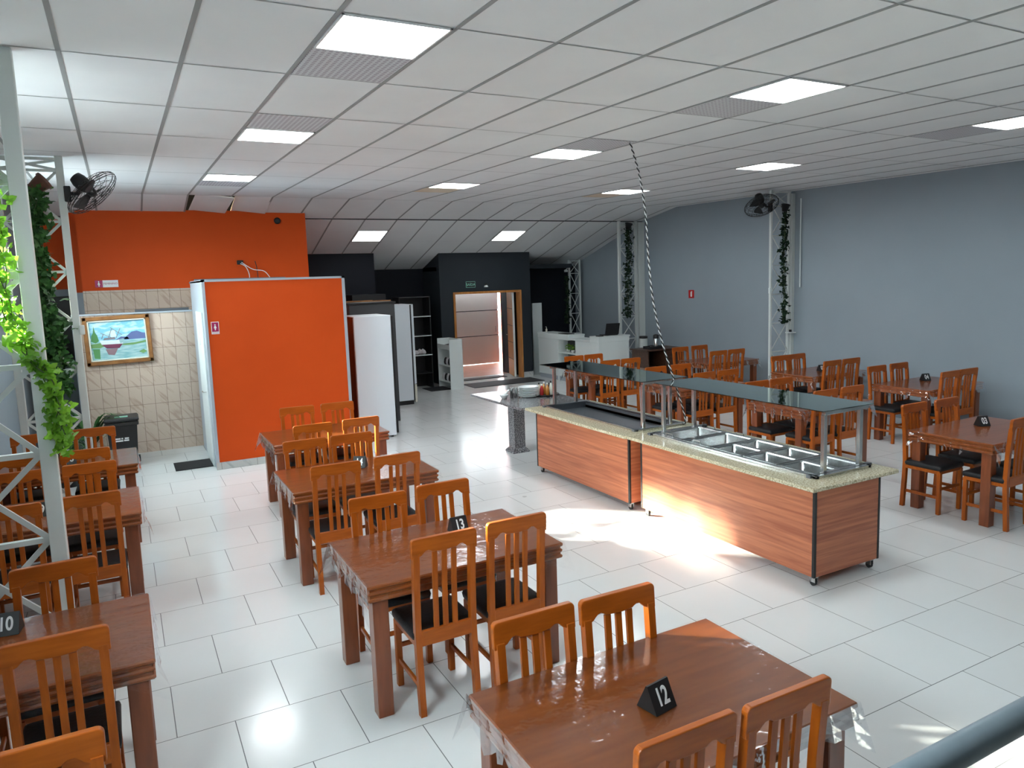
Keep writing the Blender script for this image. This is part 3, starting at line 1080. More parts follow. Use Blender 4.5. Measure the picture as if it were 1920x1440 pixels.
# table number tents
def tent(x, y, rz, num, label):
    t = thing('table_number_sign', label, 'table number', (x, y, TH + .0035), rz, 'black folded table number signs')
    w, d, hh = .055, .05, .095
    mb = MB()
    mb.prism([(-d, 0), (d, 0), (.004, hh), (-.004, hh)], 'x', -w, w)
    fix_normals(mb.build('card', 'black', t))
    a = math.atan2(hh, d - .004)
    for s in (1, -1):
        text(num, .088, (0, -s * (d + .004) / 2 - s * .0012, hh / 2 + .0006), (a if s > 0 else math.pi - a + math.pi * 0, 0, 0) if s > 0 else (a, 0, math.pi), 'signwhite', t, 'digits', .0004, sx=.72, bold=.0022)
    return t


tent(1.63, 2.06, .16, '12', 'black table number sign reading twelve')
tent(1.79, 4.27, .05, '13', 'black table number sign reading thirteen, behind a chair back')
tent(-.60, 4.16, -.15, '10', 'black table number sign reading ten, cut by the photo edge')
tent(1.74, 6.30, -.55, '14', 'black table number sign on the third centre table')
tent(7.42, 4.20, -.28, '03', 'black table number sign reading zero three')
tent(9.80, 6.35, -.30, '04', 'black table number sign on the first wall table')
tent(9.62, 7.95, -.25, '05', 'black table number sign on the wall table by lattice column')
tent(7.36, 6.22, -.2, '02', 'black table number sign seen through the glass shelf')
tent(-.62, 6.30, .1, '9', 'black table number sign on the table behind lattice post')
tent(-.52, 8.1, .1, '8', 'black table number sign on the table by the bin')


# ------------------------------------------------------------------ serving counters
def caster(par, x, y):
    c = MB()
    c.rbox(x - .022, x + .022, y - .022, y + .022, .066, .078, .002).rbox(x - .018, x - .013, y - .02, y + .02, .03, .07, .001).rbox(x + .013, x + .018, y - .02, y + .02, .03, .07, .001)
    o = c.build('caster', 'steel', par)
    w = MB()
    w.tube([(x - .011, y + .006, .026), (x + .011, y + .006, .026)], .026, 16)
    w.build('wheel', 'rubber', o)


def counter(x0, x1, y0, y1, label):
    """body front face at x0 (+overhang of the slab)"""
    t = thing('serving_counter', label, 'serving counter', (0, 0, 0), 0, 'wood-clad serving counters')
    bx0, bx1, by0, by1 = x0 + .11, x1 - .11, y0 + .08, y1 - .08
    t.location = ((bx0 + bx1) / 2, (by0 + by1) / 2, 0)
    ox, oy = t.location.x, t.location.y

    def L(mb):
        mb.v = [(a - ox, b - oy, c) for a, b, c in mb.v]
        return mb
    L(MB().box(bx0, bx1, by0, by1, .078, .60).box(bx0, bx0 + .02, by0, by1, .60, .768).box(bx1 - .02, bx1, by0, by1, .60, .768)
      .box(bx0 + .02, bx1 - .02, by0, by0 + .02, .60, .768).box(bx0 + .02, bx1 - .02, by1 - .02, by1, .60, .768)).build('cabinet_body', 'lam', t)
    e = MB()
    for x in (bx0 - .003, bx1 - .022):
        for y in (by0 - .003, by1 - .022):
            e.rbox(x, x + .025, y, y + .025, .074, .757, .003)
    L(e).build('edge_strip', 'black', t)
    return t, L, (bx0, bx1, by0, by1)


CT = .80
# near counter with hot wells
tA, LA, (ax0, ax1, ay0, ay1) = counter(4.275, 5.235, 3.58, 5.83, 'wood-clad serving counter with beige granite top and steel pans, nearer one')
wx0, wx1, wy0, wy1 = 4.49, 5.12, 3.74, 5.72       # well opening frame
s = MB()
s.rbox(4.275, wx0 + .02, 3.58, 5.83, CT - .03, CT, .004).rbox(wx1 - .02, 5.235, 3.58, 5.83, CT - .03, CT, .004)
s.rbox(wx0 + .02, wx1 - .02, 3.58, wy0 + .02, CT - .03, CT, .004).rbox(wx0 + .02, wx1 - .02, wy1 - .02, 5.83, CT - .03, CT, .004)
LA(s).build('countertop', 'granitebeige', tA)
# steel rim with cross dividers; the wells are hollow
cells_y = [wy1 - .03 - .325 * 0, 0]
r_ = MB()
zt, zr = CT + .022, CT
r_.rbox(wx0, wx1, wy0, wy0 + .035, zr, zt, .003).rbox(wx0, wx1, wy1 - .035, wy1, zr, zt, .003)
r_.rbox(wx0, wx0 + .035, wy0, wy1, zr, zt, .003).rbox(wx1 - .035, wx1, wy0, wy1, zr, zt, .003)
r_.box(wx0 + .02, wx1 - .02, wy0 + .02, wy1 - .02, .60, .61)
LA(r_).build('well_rim', 'steel', tA)
ly = (wy1 - wy0 - .07) / 5
rows_y = [wy0 + .035 + ly * i for i in range(6)]
dv = MB()
for i in range(1, 5):
    dv.box(wx0 + .03, wx1 - .03, rows_y[i] - .006, rows_y[i] + .006, CT - .01, CT + .016)
LA(dv).build('divider', 'black', tA)


def pan(x0, x1, y0, y1, depth, label, handles=False, dark=False):
    t = thing('food_pan', label, 'food pan', ((x0 + x1) / 2, (y0 + y1) / 2, CT + .018), 0, 'stainless steel food pans')
    hx, hy = (x1 - x0) / 2, (y1 - y0) / 2
    mb = MB()
    lay = [(hx - .001, hy - .001, .002, .004), (hx - .001, hy - .001, .007, .004), (hx - .022, hy - .022, .007, .012), (hx - .026, hy - .026, -.004, .02), (hx - .036, hy - .036, -depth, .04)]
    vs = []
    for a, b, z, rr in lay:
        for (sx, sy, a0) in ((-1, -1, 180), (1, -1, 270), (1, 1, 0), (-1, 1, 90)):
            for aa in range(5):
                th = R(a0 + 22.5 * aa)
                vs.append((sx * (a - rr) + rr * math.cos(th), sy * (b - rr) + rr * math.sin(th), z))
    n = 20
    fs = [tuple(range(4 * n, 5 * n))]
    for i in range(4):
        for k in range(n):
            p_, q_ = i * n + k, i * n + (k + 1) % n
            fs.append((p_, q_, q_ + n, p_ + n))
    mb.add(vs, fs)
    mb.build('basin', 'steel', t, smooth=False)
    if handles:
        for sx in (-1, 1):
            MB().tube([(sx * (hx - .012), -.05, .006), (sx * (hx - .012), -.045, .03), (sx * (hx - .012), .045, .03), (sx * (hx - .012), .05, .006)], .004, 6).build('handle', 'steel', t)
    return t


xm = (wx0 + wx1) / 2
names = {4: 'far', 3: 'second'}
pan(wx0 + .036, wx1 - .036, rows_y[4] + .006, rows_y[5], .10, 'full-width steel food pan at the far end of the well', True)
pan(wx0 + .036, wx1 - .036, rows_y[3] + .006, rows_y[4] - .006, .10, 'full-width steel food pan, second from the far end', True)
for i, nm in ((2, 'just after the full-width pans'), (1, 'in the middle pair'), (0, 'in the pair at the near end')):
    pan(wx0 + .036, xm - .002, rows_y[i] + .006, rows_y[i + 1] - .006, .09, 'half-width steel food pan %s, aisle side' % nm)
    pan(xm + .002, wx1 - .036, rows_y[i] + .006, rows_y[i + 1] - .006, .09, 'half-width steel food pan %s, wall side' % nm)

# sneeze guards
def guard(t, L, posts, gx0, gx1, gy0, gy1, z=1.30, w=.036):
    for (x, y) in posts:
        L(MB().rbox(x - w / 2, x + w / 2, y - w / 2, y + w / 2, CT + .0, z - .03, .003)).build('post', 'steel', t)
    ysx = sorted({p_[1] for p_ in posts})
    for y in ysx:
        L(MB().rbox(gx0 + .05, gx1 - .03, y - .02, y + .02, z - .032, z - .002, .003)).build('bracket', 'steel', t)
        L(MB().rbox(wx0 - .02, wx1 + .06, y - .022, y + .022, CT, CT + .022, .003)).build('foot_plate', 'darksteel', t)
    L(MB().rbox(gx0, gx1, gy0, gy1, z, z + .008, .002)).build('glass_shelf', 'glass', t)


guard(tA, LA, [(4.64, 3.80), (5.05, 3.80), (4.66, 5.73), (5.05, 5.73)], 4.58, 5.16, 3.76, 5.80)
for x in (ax0 + .04, ax1 - .06):
    for y in (ay0 + .03, ay1 - .06):
        caster(tA, x - tA.location.x, y - tA.location.y)

# far counter with cold tray
tB, LB, (bx0, bx1, by0, by1) = counter(4.255, 5.20, 5.835, 7.88, 'wood-clad serving counter with shallow grey cold tray, further one')
tx0, tx1, ty0, ty1 = 4.47, 5.10, 5.93, 7.80
s = MB()
s.rbox(4.255, tx0 + .02, 5.835, 7.88, CT - .03, CT, .004).rbox(tx1 - .02, 5.20, 5.835, 7.88, CT - .03, CT, .004)
s.rbox(tx0 + .02, tx1 - .02, 5.835, ty0 + .02, CT - .03, CT, .004).rbox(tx0 + .02, tx1 - .02, ty1 - .02, 7.88, CT - .03, CT, .004)
LB(s).build('countertop', 'granitebeige', tB)
r_ = MB()
r_.rbox(tx0, tx1, ty0, ty0 + .03, CT, CT + .018, .003).rbox(tx0, tx1, ty1 - .03, ty1, CT, CT + .018, .003)
r_.rbox(tx0, tx0 + .03, ty0, ty1, CT, CT + .018, .003).rbox(tx1 - .03, tx1, ty0, ty1, CT, CT + .018, .003)
LB(r_).build('tray_rim', 'steel', tB)
r_ = MB()
r_.box(tx0 + .02, tx1 - .02, ty0 + .02, ty1 - .02, CT - .07, CT - .062)
r_.box(tx0 + .02, tx0 + .03, ty0 + .02, ty1 - .02, CT - .07, CT + .01).box(tx1 - .03, tx1 - .02, ty0 + .02, ty1 - .02, CT - .07, CT + .01)
r_.box(tx0 + .02, tx1 - .02, ty0 + .02, ty0 + .03, CT - .07, CT + .01).box(tx0 + .02, tx1 - .02, ty1 - .03, ty1 - .02, CT - .07, CT + .01)
LB(r_).build('cold_tray', 'darksteel', tB)
wx0, wx1 = 4.47, 5.06
guard(tB, LB, [(4.58, 5.96), (4.93, 5.96), (4.62, 7.77), (4.93, 7.77)], 4.52, 5.12, 5.90, 7.95)
for x in (bx0 + .04, bx1 - .06):
    for y in (by0 + .03, by1 - .06):
        caster(tB, x - tB.location.x, y - tB.location.y)

# grey granite side table at the end of the counters
t = thing('granite_side_table', 'grey granite counter on a square granite leg beyond the serving counters', 'side table', (4.68, 8.92, 0))
MB().rbox(-.47, .50, -1.03, .46, .765, .795, .004).build('tabletop', 'granitegrey', t)
for yy in (0, ):
    MB().rbox(-.085, .085, -.085, .085, .03, .765, .004).build('leg', 'granitegrey', t)
mb = MB()
a, b = .125, .09
mb.add([(-a, -a, 0), (a, -a, 0), (a, a, 0), (-a, a, 0), (-a, -a, .02), (a, -a, .02), (a, a, .02), (-a, a, .02), (-b, -b, .06), (b, -b, .06), (b, b, .06), (-b, b, .06)],
       [(0, 3, 2, 1), (0, 1, 5, 4), (1, 2, 6, 5), (2, 3, 7, 6), (3, 0, 4, 7), (4, 5, 9, 8), (5, 6, 10, 9), (6, 7, 11, 10), (7, 4, 8, 11), (8, 9, 10, 11)])
mb.build('foot', 'granitegrey', t)

# plates, ladle bowl, container, condiments
def plate(z, label):
    mb = MB().lathe([(.06, 0), (.085, .004), (.135, .02), (.138, .024), (.132, .024), (.085, .009), (.0, .008)], n=28)
    o = mb.build('plate', 'ceramic', None, True)
    o.location = (4.72, 8.62, .7965 + z)
    o['label'] = label
    o['category'] = 'plate'
    o['group'] = 'white plates stacked on the granite counter'
    return o


pl = ['bottom plate of the white stack', 'second plate from the bottom of the white stack', 'third plate from the bottom of the white stack', 'fourth plate from the bottom of the white stack',
      'fifth plate from the bottom of the white stack', 'sixth plate from the bottom of the white stack', 'top plate of the white stack on the granite counter']
p0 = plate(0, pl[0])
for i in range(1, 7):
    c = p0.copy()
    COL.objects.link(c)
    c.location = (4.72 + random.uniform(-.003, .003), 8.62, .7965 + .0195 * i)
    c['label'] = pl[i]
mb = MB().lathe([(.05, 0), (.052, .13), (.056, .135), (.05, .135), (.048, .005), (0, .005)], n=20)
t = mb.build('metal_canister', 'steel', None, True)
t.location = (4.545, 8.72, .7965)
tag(t, 'open steel canister between the scoop bowl and the white plates', 'canister')
t = thing('scoop_bowl', 'small white bowl with a scoop resting in it, edge of granite counter', 'bowl', (4.40, 8.72, .7965))
MB().lathe([(.035, 0), (.06, .045), (.064, .05), (.056, .05), (.03, .006), (0, .006)], n=20).build('bowl', 'ceramic', t, True)
MB().tube([(-.02, 0, .03), (.03, .01, .06), (.09, .02, .10)], .014, 10, rr=[.024, .016, .011]).build('scoop', 'ceramic', t, True)
t = thing('condiment_tray', 'dark oval tray holding the sauce bottles by the glass shelf post', 'tray', (4.98, 8.60, .7965))
MB().lathe([(.13, 0), (.17, .012), (.175, .022), (.165, .022), (.12, .006), (0, .006)], n=28).build('dish', 'black', t, True)


def bottle(x, y, r, h, m, lab, capm='white'):
    t = thing('sauce_bottle', lab, 'bottle', (x, y, .804), 0, 'sauce bottles on the dark tray')
    MB().lathe([(r * .9, 0), (r, .006), (r, h * .55), (r * .45, h * .78), (r * .4, h * .86), (0, h * .86)], n=16).build('bottle_body', m, t, True)
    MB().lathe([(r * .48, h * .86), (r * .48, h), (0, h)], n=12).build('cap', capm, t, True)


bottle(4.90, 8.58, .026, .15, 'redliquid', 'red sauce bottle with pale top on the dark tray', 'pale')
bottle(4.96, 8.53, .024, .17, 'amber', 'amber bottle in the middle of the dark tray', 'pale')
bottle(5.02, 8.54, .024, .19, 'pale', 'tallest clear bottle on the dark tray', 'black')
bottle(4.97, 8.64, .024, .17, 'amber', 'amber bottle at the back of the dark tray')
bottle(5.05, 8.64, .022, .15, 'darkwood', 'dark brown bottle at the edge of the dark tray', 'black')
bottle(4.91, 8.67, .024, .16, 'pale', 'pale bottle behind the red sauce bottle', 'black')

# ------------------------------------------------------------------ hanging cord
t = thing('extension_cord', 'twisted black and white power cord hanging from ceiling to the counter', 'cord', (4.73, 6.0, 0))
key = [(4.735, 6.32, cz(4.735, 6.32)), (4.70, 6.12, 3.35), (4.66, 5.98, 2.95), (4.64, 5.92, 2.55), (4.68, 5.90, 2.10), (4.79, 5.89, 1.66), (4.92, 5.88, 1.30), (5.03, 5.88, 1.0), (5.085, 5.90, .84), (5.09, 5.95, .812)]


def smooth_path(ks, n=12):
    ks = [Vector(k) for k in ks]
    out = []
    for i in range(len(ks) - 1):
        p0, p1, p2, p3 = ks[max(i - 1, 0)], ks[i], ks[i + 1], ks[min(i + 2, len(ks) - 1)]
        for j in range(n):
            t_ = j / n
            out.append(.5 * ((2 * p1) + (-p0 + p2) * t_ + (2 * p0 - 5 * p1 + 4 * p2 - p3) * t_ ** 2 + (-p0 + 3 * p1 - 3 * p2 + p3) * t_ ** 3))
    out.append(ks[-1])
    return out


path = smooth_path(key, 44)
for s_i, (mm, nm) in enumerate((('black', 'black_strand'), ('cordwhite', 'white_strand'))):
    pts = []
    dist = 0
    for i, p in enumerate(path):
        if i:
            dist += (p - path[i - 1]).length
        a = dist * 2 * math.pi / .075 + s_i * math.pi
        pts.append((p.x + .0055 * math.cos(a) - 4.73, p.y + .0055 * math.sin(a) - 6.0, p.z))
    MB().tube(pts, .0065 if s_i == 0 else .005, 6, rr=None).build(nm, mm, t, True)
t = thing('power_plug', 'black plug lying at the end of the hanging cord on the counter', 'plug', (5.13, 5.66, CT + .001), .6)
MB().rbox(-.03, .03, -.022, .022, 0, .04, .008).build('plug_body', 'black', t)
MB().tube([(.03, 0, .02), (.06, 0, .03), (.08, .01, .012)], .006, 8).build('cable_stub', 'black', t)


# ------------------------------------------------------------------ lattice columns
def lattice(x0, x1, y, ztop, z0, step, pw, label, bw=.024, mw='whitemetal'):
    t = thing('lattice_column', label, 'column', ((x0 + x1) / 2, y, 0), 0, 'white steel lattice columns')
    hw = (x1 - x0) / 2
    for s in (-1, 1):
        MB().rbox(s * (hw - pw / 2) - pw / 2, s * (hw - pw / 2) + pw / 2, -pw / 2, pw / 2, 0, ztop, .004).build('post', mw, t)
    h = MB()
    zs = []
    z = z0
    while z < ztop - .05:
        zs.append(z)
        z += step
    zs.append(ztop - .03)
    for z in zs:
        h.bar((-hw + pw, 0, z), (hw - pw, 0, z), bw, bw * 1.3)
    h.build('crossbar', mw, t)
    d = MB()
    zz = [z0 - step] + zs if z0 > .3 else zs
    for a, b in zip(zz, zz[1:]):
        a = max(a, .02)
        d.bar((-hw + pw, bw * .5, a + .01), (hw - pw, bw * .5, b - .01), bw, bw * .6)
        d.bar((hw - pw, -bw * .5, a + .01), (-hw + pw, -bw * .5, b - .01), bw, bw * .6)
    d.build('diagonal_brace', mw, t)
    return t


lattice(-1.05, -.395, 5.09, cz(-.4, 5.09), .42, .515, .085, 'white steel lattice column closest to the camera, bright ivy on it', .03)
lattice(-1.0, -.375, 9.107, cz(-.4, 9.1), .55, .512, .07, 'white steel lattice column carrying the fan beside the orange wall', .026)
lattice(10.07, 10.56, 9.45, cz(10.3, 9.45), .42, .51, .045, 'white steel lattice column with the fan on the grey wall side', .018)
lattice(9.93, 10.45, 13.75, 3.57, .42, .51, .06, 'white lattice column by the laptop, where the ceiling starts sloping', .018)
lattice(10.14, 10.5, 16.2, 2.80, .42, .51, .045, 'furthest and darkest lattice column, in the corner by black wall', .016)
# deep backing posts next to the wall
struct('trim_9', MB().box(10.56, XR, 9.40, 9.52, 0, 3.7).box(10.47, XR, 13.70, 13.85, 0, 3.55), 'whitemetal')
o = struct('trim_10', MB().tube([(10.60, 9.25, 3.6), (10.60, 9.25, 2.06)], .012, 6), 'white')
for (x, y, z, lab) in ((10.05, 9.42, 2.02, 'small white switch box on the lattice column with wall fan'), (-.36, 9.06, 1.99, 'small white switch box on lattice column beside the picture')):
    o = MB().rbox(-.025, .025, -.02, .02, -.05, .05, .006).build('switch_box', 'white')
    o.location = (x, y, z)
    tag(o, lab, 'switch box')
t = thing('wall_shelf', 'tiny white shelf with a dark item on the fan column', 'shelf', (10.50, 9.36, 1.25))
MB().rbox(-.07, .07, -.07, .06, 0, .02, .003).build('board', 'white', t)
MB().rbox(-.02, .015, -.02, .02, .02, .06, .004).build('sensor', 'black', t)


# ------------------------------------------------------------------ ivy
def ivy(name, label, path, n, spread, size, lm, group='hanging ivy garlands', seed=1, origin=None):
    rnd = random.Random(seed)
    o0 = Vector(origin or path[0])
    t = thing(name, label, 'ivy', tuple(o0), 0, group)
    pts = smooth_path(path, 14)
    st = MB()
    for k in range(3):
        q = [p - o0 + Vector((math.sin(i * .35 + k * 2) * spread * .4, math.cos(i * .3 + k) * spread * .35, 0)) for i, p in enumerate(pts)]
        st.tube(q, .0035, 5)
    st.build('stem', 'stem', t)
    mb = MB()
    for i in range(n):
        p = pts[int(rnd.random() * (len(pts) - 1))] - o0
        f_ = rnd.random()
        p = p + Vector((rnd.gauss(0, spread * .55), rnd.gauss(0, spread * .45), rnd.uniform(-.05, .05)))
        sz = size * rnd.uniform(.6, 1.15)
        a = rnd.uniform(0, 2 * math.pi)
        tilt = rnd.uniform(-.9, .9)
        rot = Matrix.Rotation(rnd.uniform(-1.2, 1.2), 3, 'Z') @ Matrix.Rotation(R(60) + tilt, 3, 'X') @ Matrix.Rotation(a, 3, 'Z')
        shp = [(0, -.15, 0), (.32, -.42, -.05), (.52, -.02, -.1), (.30, .18, 0), (.22, .45, -.04), (0, .72, -.12), (-.22, .45, -.04), (-.30, .18, 0), (-.52, -.02, -.1), (-.32, -.42, -.05)]
        vs = [p] + [p + rot @ (Vector(v) * sz) for v in shp]
        fs = [(0, j + 1, (j + 1) % 10 + 1) for j in range(10)]
        mb.add(vs, fs)
    o = mb.build('foliage', lm, t, smooth=False)
    return t


ivy('hanging_ivy', 'bright sunlit ivy garland hanging on the closest lattice column',
    [(-.57, 5.02, 3.05), (-.55, 5.0, 2.75), (-.55, 5.0, 2.35), (-.50, 5.02, 2.10), (-.40, 5.03, 1.90), (-.37, 5.03, 1.66), (-.355, 5.03, 1.47)], 430, .055, .060, 'leaf', seed=3)
ivy('hanging_ivy', 'dark ivy garland trailing from the brown pot on the fan column',
    [(-.66, 9.02, 3.44), (-.64, 9.0, 3.1), (-.66, 9.0, 2.6), (-.65, 9.0, 2.1), (-.63, 9.0, 1.75)], 560, .085, .085, 'leafdark', seed=5)
ivy('hanging_ivy', 'lower darker part of ivy bunched beside the bright garland',
    [(-.66, 9.0, 2.2), (-.62, 8.98, 1.8), (-.60, 8.98, 1.35)], 300, .10, .09, 'leafdark', seed=15)
ivy('hanging_ivy', 'thin dark ivy garland on the lattice column with the wall fan',
    [(10.33, 9.36, 3.36), (10.32, 9.36, 2.8), (10.33, 9.36, 2.2), (10.34, 9.36, 1.42)], 330, .065, .065, 'leafblack', seed=8)
ivy('hanging_ivy', 'dense dark ivy garland on the column above the laptop',
    [(10.13, 13.64, 3.40), (10.14, 13.64, 2.8), (10.12, 13.64, 2.2), (10.10, 13.64, 1.42)], 480, .085, .062, 'leafblack', seed=9)
ivy('hanging_ivy', 'almost black ivy on the furthest column by the black wall',
    [(10.02, 16.1, 2.4), (10.04, 16.1, 1.8), (10.0, 16.1, 1.2)], 120, .06, .07, 'leafblack', seed=10)
for (x, y, z, lab, mm, sc) in ((-.66, 9.02, 3.42, 'brown flower pot lying tilted on the fan column beside orange wall', 'terracotta', 1),
                               (10.32, 9.36, 3.38, 'black pot holding ivy high on the column with wall fan', 'black', .8),
                               (10.12, 13.63, 3.38, 'black pot holding ivy high on the column above the laptop', 'black', .9)):
    t = thing('flower_pot', lab, 'flower pot', (x, y, z))
    a = MB().lathe([(.055 * sc, 0), (.085 * sc, .13 * sc), (.095 * sc, .13 * sc), (.095 * sc, .155 * sc), (.085 * sc, .155 * sc), (.08 * sc, .13 * sc), (0, .13 * sc)], n=18)
    o = a.build('pot', mm, t, True)
    o.rotation_euler = (.1, .9 if mm == 'terracotta' else .2, .3)
    MB().tube([(0, .06, .08), (0, .09, .10)], .006, 6).build('hook', 'blackmetal', t)

# potted plants at the tiled half wall
def fern(x, y, label, n=34, h=.8, seed=2, lm='leafdark', z0=0):
    rnd = random.Random(seed)
    t = thing('potted_plant', label, 'plant', (x, y, z0))
    MB().lathe([(.10, 0), (.14, .22), (.15, .24), (.13, .24), (.12, .20), (0, .20)], n=20).build('pot', 'black', t, True)
    mb = MB()
    for i in range(n):
        a = rnd.uniform(0, 2 * math.pi)
        l = rnd.uniform(.35, .6) * h / .8
        hh = rnd.uniform(.25, .75) * h
        pts = []
        for k in range(7):
            f_ = k / 6
            pts.append(Vector((math.cos(a) * l * f_ ** 1.3, math.sin(a) * l * f_ ** 1.3, .20 + hh * math.sin(f_ * 2.1))))
        side = Vector((-math.sin(a), math.cos(a), 0))
        for k in range(6):
            w0, w1 = .018 * math.sin(math.pi * (k / 6) * .9 + .25), .018 * math.sin(math.pi * ((k + 1) / 6) * .9 + .25)
            mb.add([pts[k] - side * w0, pts[k] + side * w0, pts[k + 1] + side * w1, pts[k + 1] - side * w1], [(0, 1, 2, 3)])
    mb.build('fronds', lm, t)


fern(-.50, 11.52, 'leafy potted plant in the corner behind the lattice columns', 40, .8, 2)
fern(-.72, 10.6, 'darker potted plant against the pale wall, behind the fern', 26, .75, 4)
fern(9.62, 15.75, 'dark potted plant behind the white desk by the black wall', 30, .7, 6, 'leafblack')


# ------------------------------------------------------------------ wall fans
def fan(loc, arm_from, aim, label):
    """aim: direction the fan blows"""
    t = thing('wall_fan', label, 'fan', loc, 0, 'black wall fans')
    d = Vector(aim).normalized()
    q = d.to_track_quat('Z', 'Y').to_matrix()
    A = Vector(arm_from) - Vector(loc)
    MB().rbox(A.x - .03, A.x + .03, A.y - .03, A.y + .03, A.z - .09, A.z + .07, .006).build('wall_bracket', 'blackmetal', t)
    MB().tube([A, A * .55 + Vector((0, 0, -.02)), -d * .10], .02, 8).build('arm', 'blackmetal', t)

    def tr(mb):
        mb.v = [tuple(q @ Vector(v)) for v in mb.v]
        return mb
    tr(MB().lathe([(.02, -.20), (.06, -.19), (.075, -.14), (.075, -.06), (.05, -.02), (.02, .0)], n=18)).build('motor', 'black', t, True)
    tr(MB().lathe([(.045, .0), (.045, .05), (.02, .07), (0, .07)], n=16)).build('hub', 'black', t, True)
    for k in range(3):
        a0 = k * 2 * math.pi / 3 + .4
        vs, n = [], 7
        for i in range(n):
            r = .04 + .20 * i / (n - 1)
            wd = .25 + .55 * math.sin(math.pi * (i / (n - 1)) ** .7 * .85)
            for s in (-1, 1):
                a = a0 + s * wd * .55 + i * .06
                vs.append((r * math.cos(a), r * math.sin(a), .025 + s * .022))
        vs += [(x_, y_, z_ + .004) for x_, y_, z_ in vs]
        m2 = 2 * n
        fs = [(2 * i, 2 * i + 1, 2 * i + 3, 2 * i + 2) for i in range(n - 1)] + [(m2 + 2 * i, m2 + 2 * i + 2, m2 + 2 * i + 3, m2 + 2 * i + 1) for i in range(n - 1)]
        tr(MB().add(vs, fs)).build('blade', 'black', t)
    g = MB()
    for (r, z) in ((.29, .03), (.285, .01), (.285, .05), (.24, .085), (.17, .10), (.10, .108), (.24, -.03), (.17, -.045), (.09, -.05)):
        pts = [(r * math.cos(2 * math.pi * i / 28), r * math.sin(2 * math.pi * i / 28), z) for i in range(29)]
        g.tube(pts, .004 if r > .28 else .0024, 5, cap=False)
    for k in range(18):
        a = 2 * math.pi * k / 18
        c, s = math.cos(a), math.sin(a)
        g.tube([(.03 * c, .03 * s, .11), (.17 * c, .17 * s, .10), (.24 * c, .24 * s, .085), (.285 * c, .285 * s, .05), (.29 * c, .29 * s, .02), (.24 * c, .24 * s, -.03), (.09 * c, .09 * s, -.05)], .0022, 4)
    tr(g).build('guard', 'wirering', t)


fan((-.155, 9.0, 3.42), (-.36, 9.09, 3.40), (.55, -.18, -.62), 'black wall fan on the lattice column beside the orange wall')
fan((9.80, 9.40, 3.50), (10.05, 9.43, 3.47), (-.12, -.42, -.72), 'black wall fan on the column of the grey wall')

# ------------------------------------------------------------------ fridges, cabinets, shelf
t = thing('refrigerator', 'tall white refrigerator standing right beside the orange partition', 'refrigerator', (3.34, 11.25, 0), 0)
MB().rbox(-.30, .28, -.34, .34, .03, 1.89, .008).build('body', 'fridgewhite', t)
MB().rbox(-.312, -.301, -.33, .33, .03, 1.88, .002).build('back_panel', 'brownback', t)
MB().rbox(.285, .315, -.342, .34, .06, 1.88, .005).build('door', 'black', t)
for sx in (-.25, .22):
    for sy in (-.3, .3):
        MB().tube([(sx, sy, 0), (sx, sy, .03)], .018, 10).build('foot', 'black', t)
t = thing('refrigerator', 'narrower white refrigerator further back, black seal along its door', 'refrigerator', (4.72, 13.98, 0), 0)
MB().rbox(-.20, .20, -.33, .33, .08, 1.95, .008).build('body', 'fridgewhite', t)
MB().rbox(.205, .222, -.33, .33, .08, 1.94, .002).build('door_seal', 'black', t)
MB().rbox(.224, .268, -.335, .33, .40, 1.95, .006).build('door', 'fridgewhite', t)
MB().rbox(.224, .268, -.335, .33, .04, .39, .006).build('lower_door', 'pale', t)
MB().box(-.18, .2, -.31, .31, 0, .08).build('plinth', 'black', t)
t = thing('tall_cabinet', 'dark grey tall cabinet with black top, behind the white refrigerator', 'cabinet', (3.75, 12.5, 0))
MB().box(-.42, .36, -.35, .35, 0, 2.03).build('body', 'blackboard', t)
MB().rbox(-.44, .38, -.37, .37, 2.03, 2.06, .004).build('top_board', 'black', t)
for k, (a, b, lab) in enumerate((((3.35, 12.45, 2.075), (4.1, 12.3, 2.075), 'long thin stick lying on the dark cabinet, nearer one'), ((3.4, 12.62, 2.075), (3.9, 12.7, 2.075), 'short thin stick lying on the dark cabinet, further one'))):
    tag(MB().tube([a, b], .012, 6).build('stick', 'frame'), lab, 'stick')
t = thing('dark_sideboard', 'black high cupboard between the two refrigerators and shelves', 'cupboard', (4.55, 15.1, 0))
MB().box(-.4, .30, -.25, .45, 0, 2.15).build('body', 'black', t)

# black open shelves by the far wall
t = thing('shelving_unit', 'black open shelving with pale edges against the black wall', 'shelf', (5.72, 15.75, 0))
MB().box(-.36, .36, .20, .22, 0, 2.05).build('back_board', 'black', t)
for x in (-.36, .34):
    MB().box(x, x + .02, -.22, .2, 0, 2.05).build('side_panel', 'black', t)
for z in (.33, .74, 1.17, 1.60, 2.03):
    MB().box(-.34, .34, -.22, .2, z, z + .018).build('shelf_board', 'black' if z == .33 else 'blackboard', t)
    if .5 < z < 1.9:
        MB().box(-.36, .36, -.228, -.221, z, z + .02).build('edge_band', 'white', t)
mb = MB()
rnd = random.Random(4)
for k in range(9):
    x, y = rnd.uniform(-.12, .14), rnd.uniform(-.05, .05)
    r = rnd.uniform(.05, .075)
    mb.lathe([(r * .6, 0), (r, r * .6), (r * .8, r * 1.2), (r * .2, r * 1.7), (0, r * 1.8)], (x, y, 0), 9)
o = mb.build('plastic_bag', 'grille', None, False)
o.location = (5.78, 15.62, .76)
tag(o, 'crumpled pale bag lying on the black shelves', 'bag')
o = MB().lathe([(.04, 0), (.045, .09), (0, .10)], n=14).build('jar', 'grille', None, True)
o.location = (5.55, 15.62, 1.19)
tag(o, 'small pale jar on the upper black shelf', 'jar')

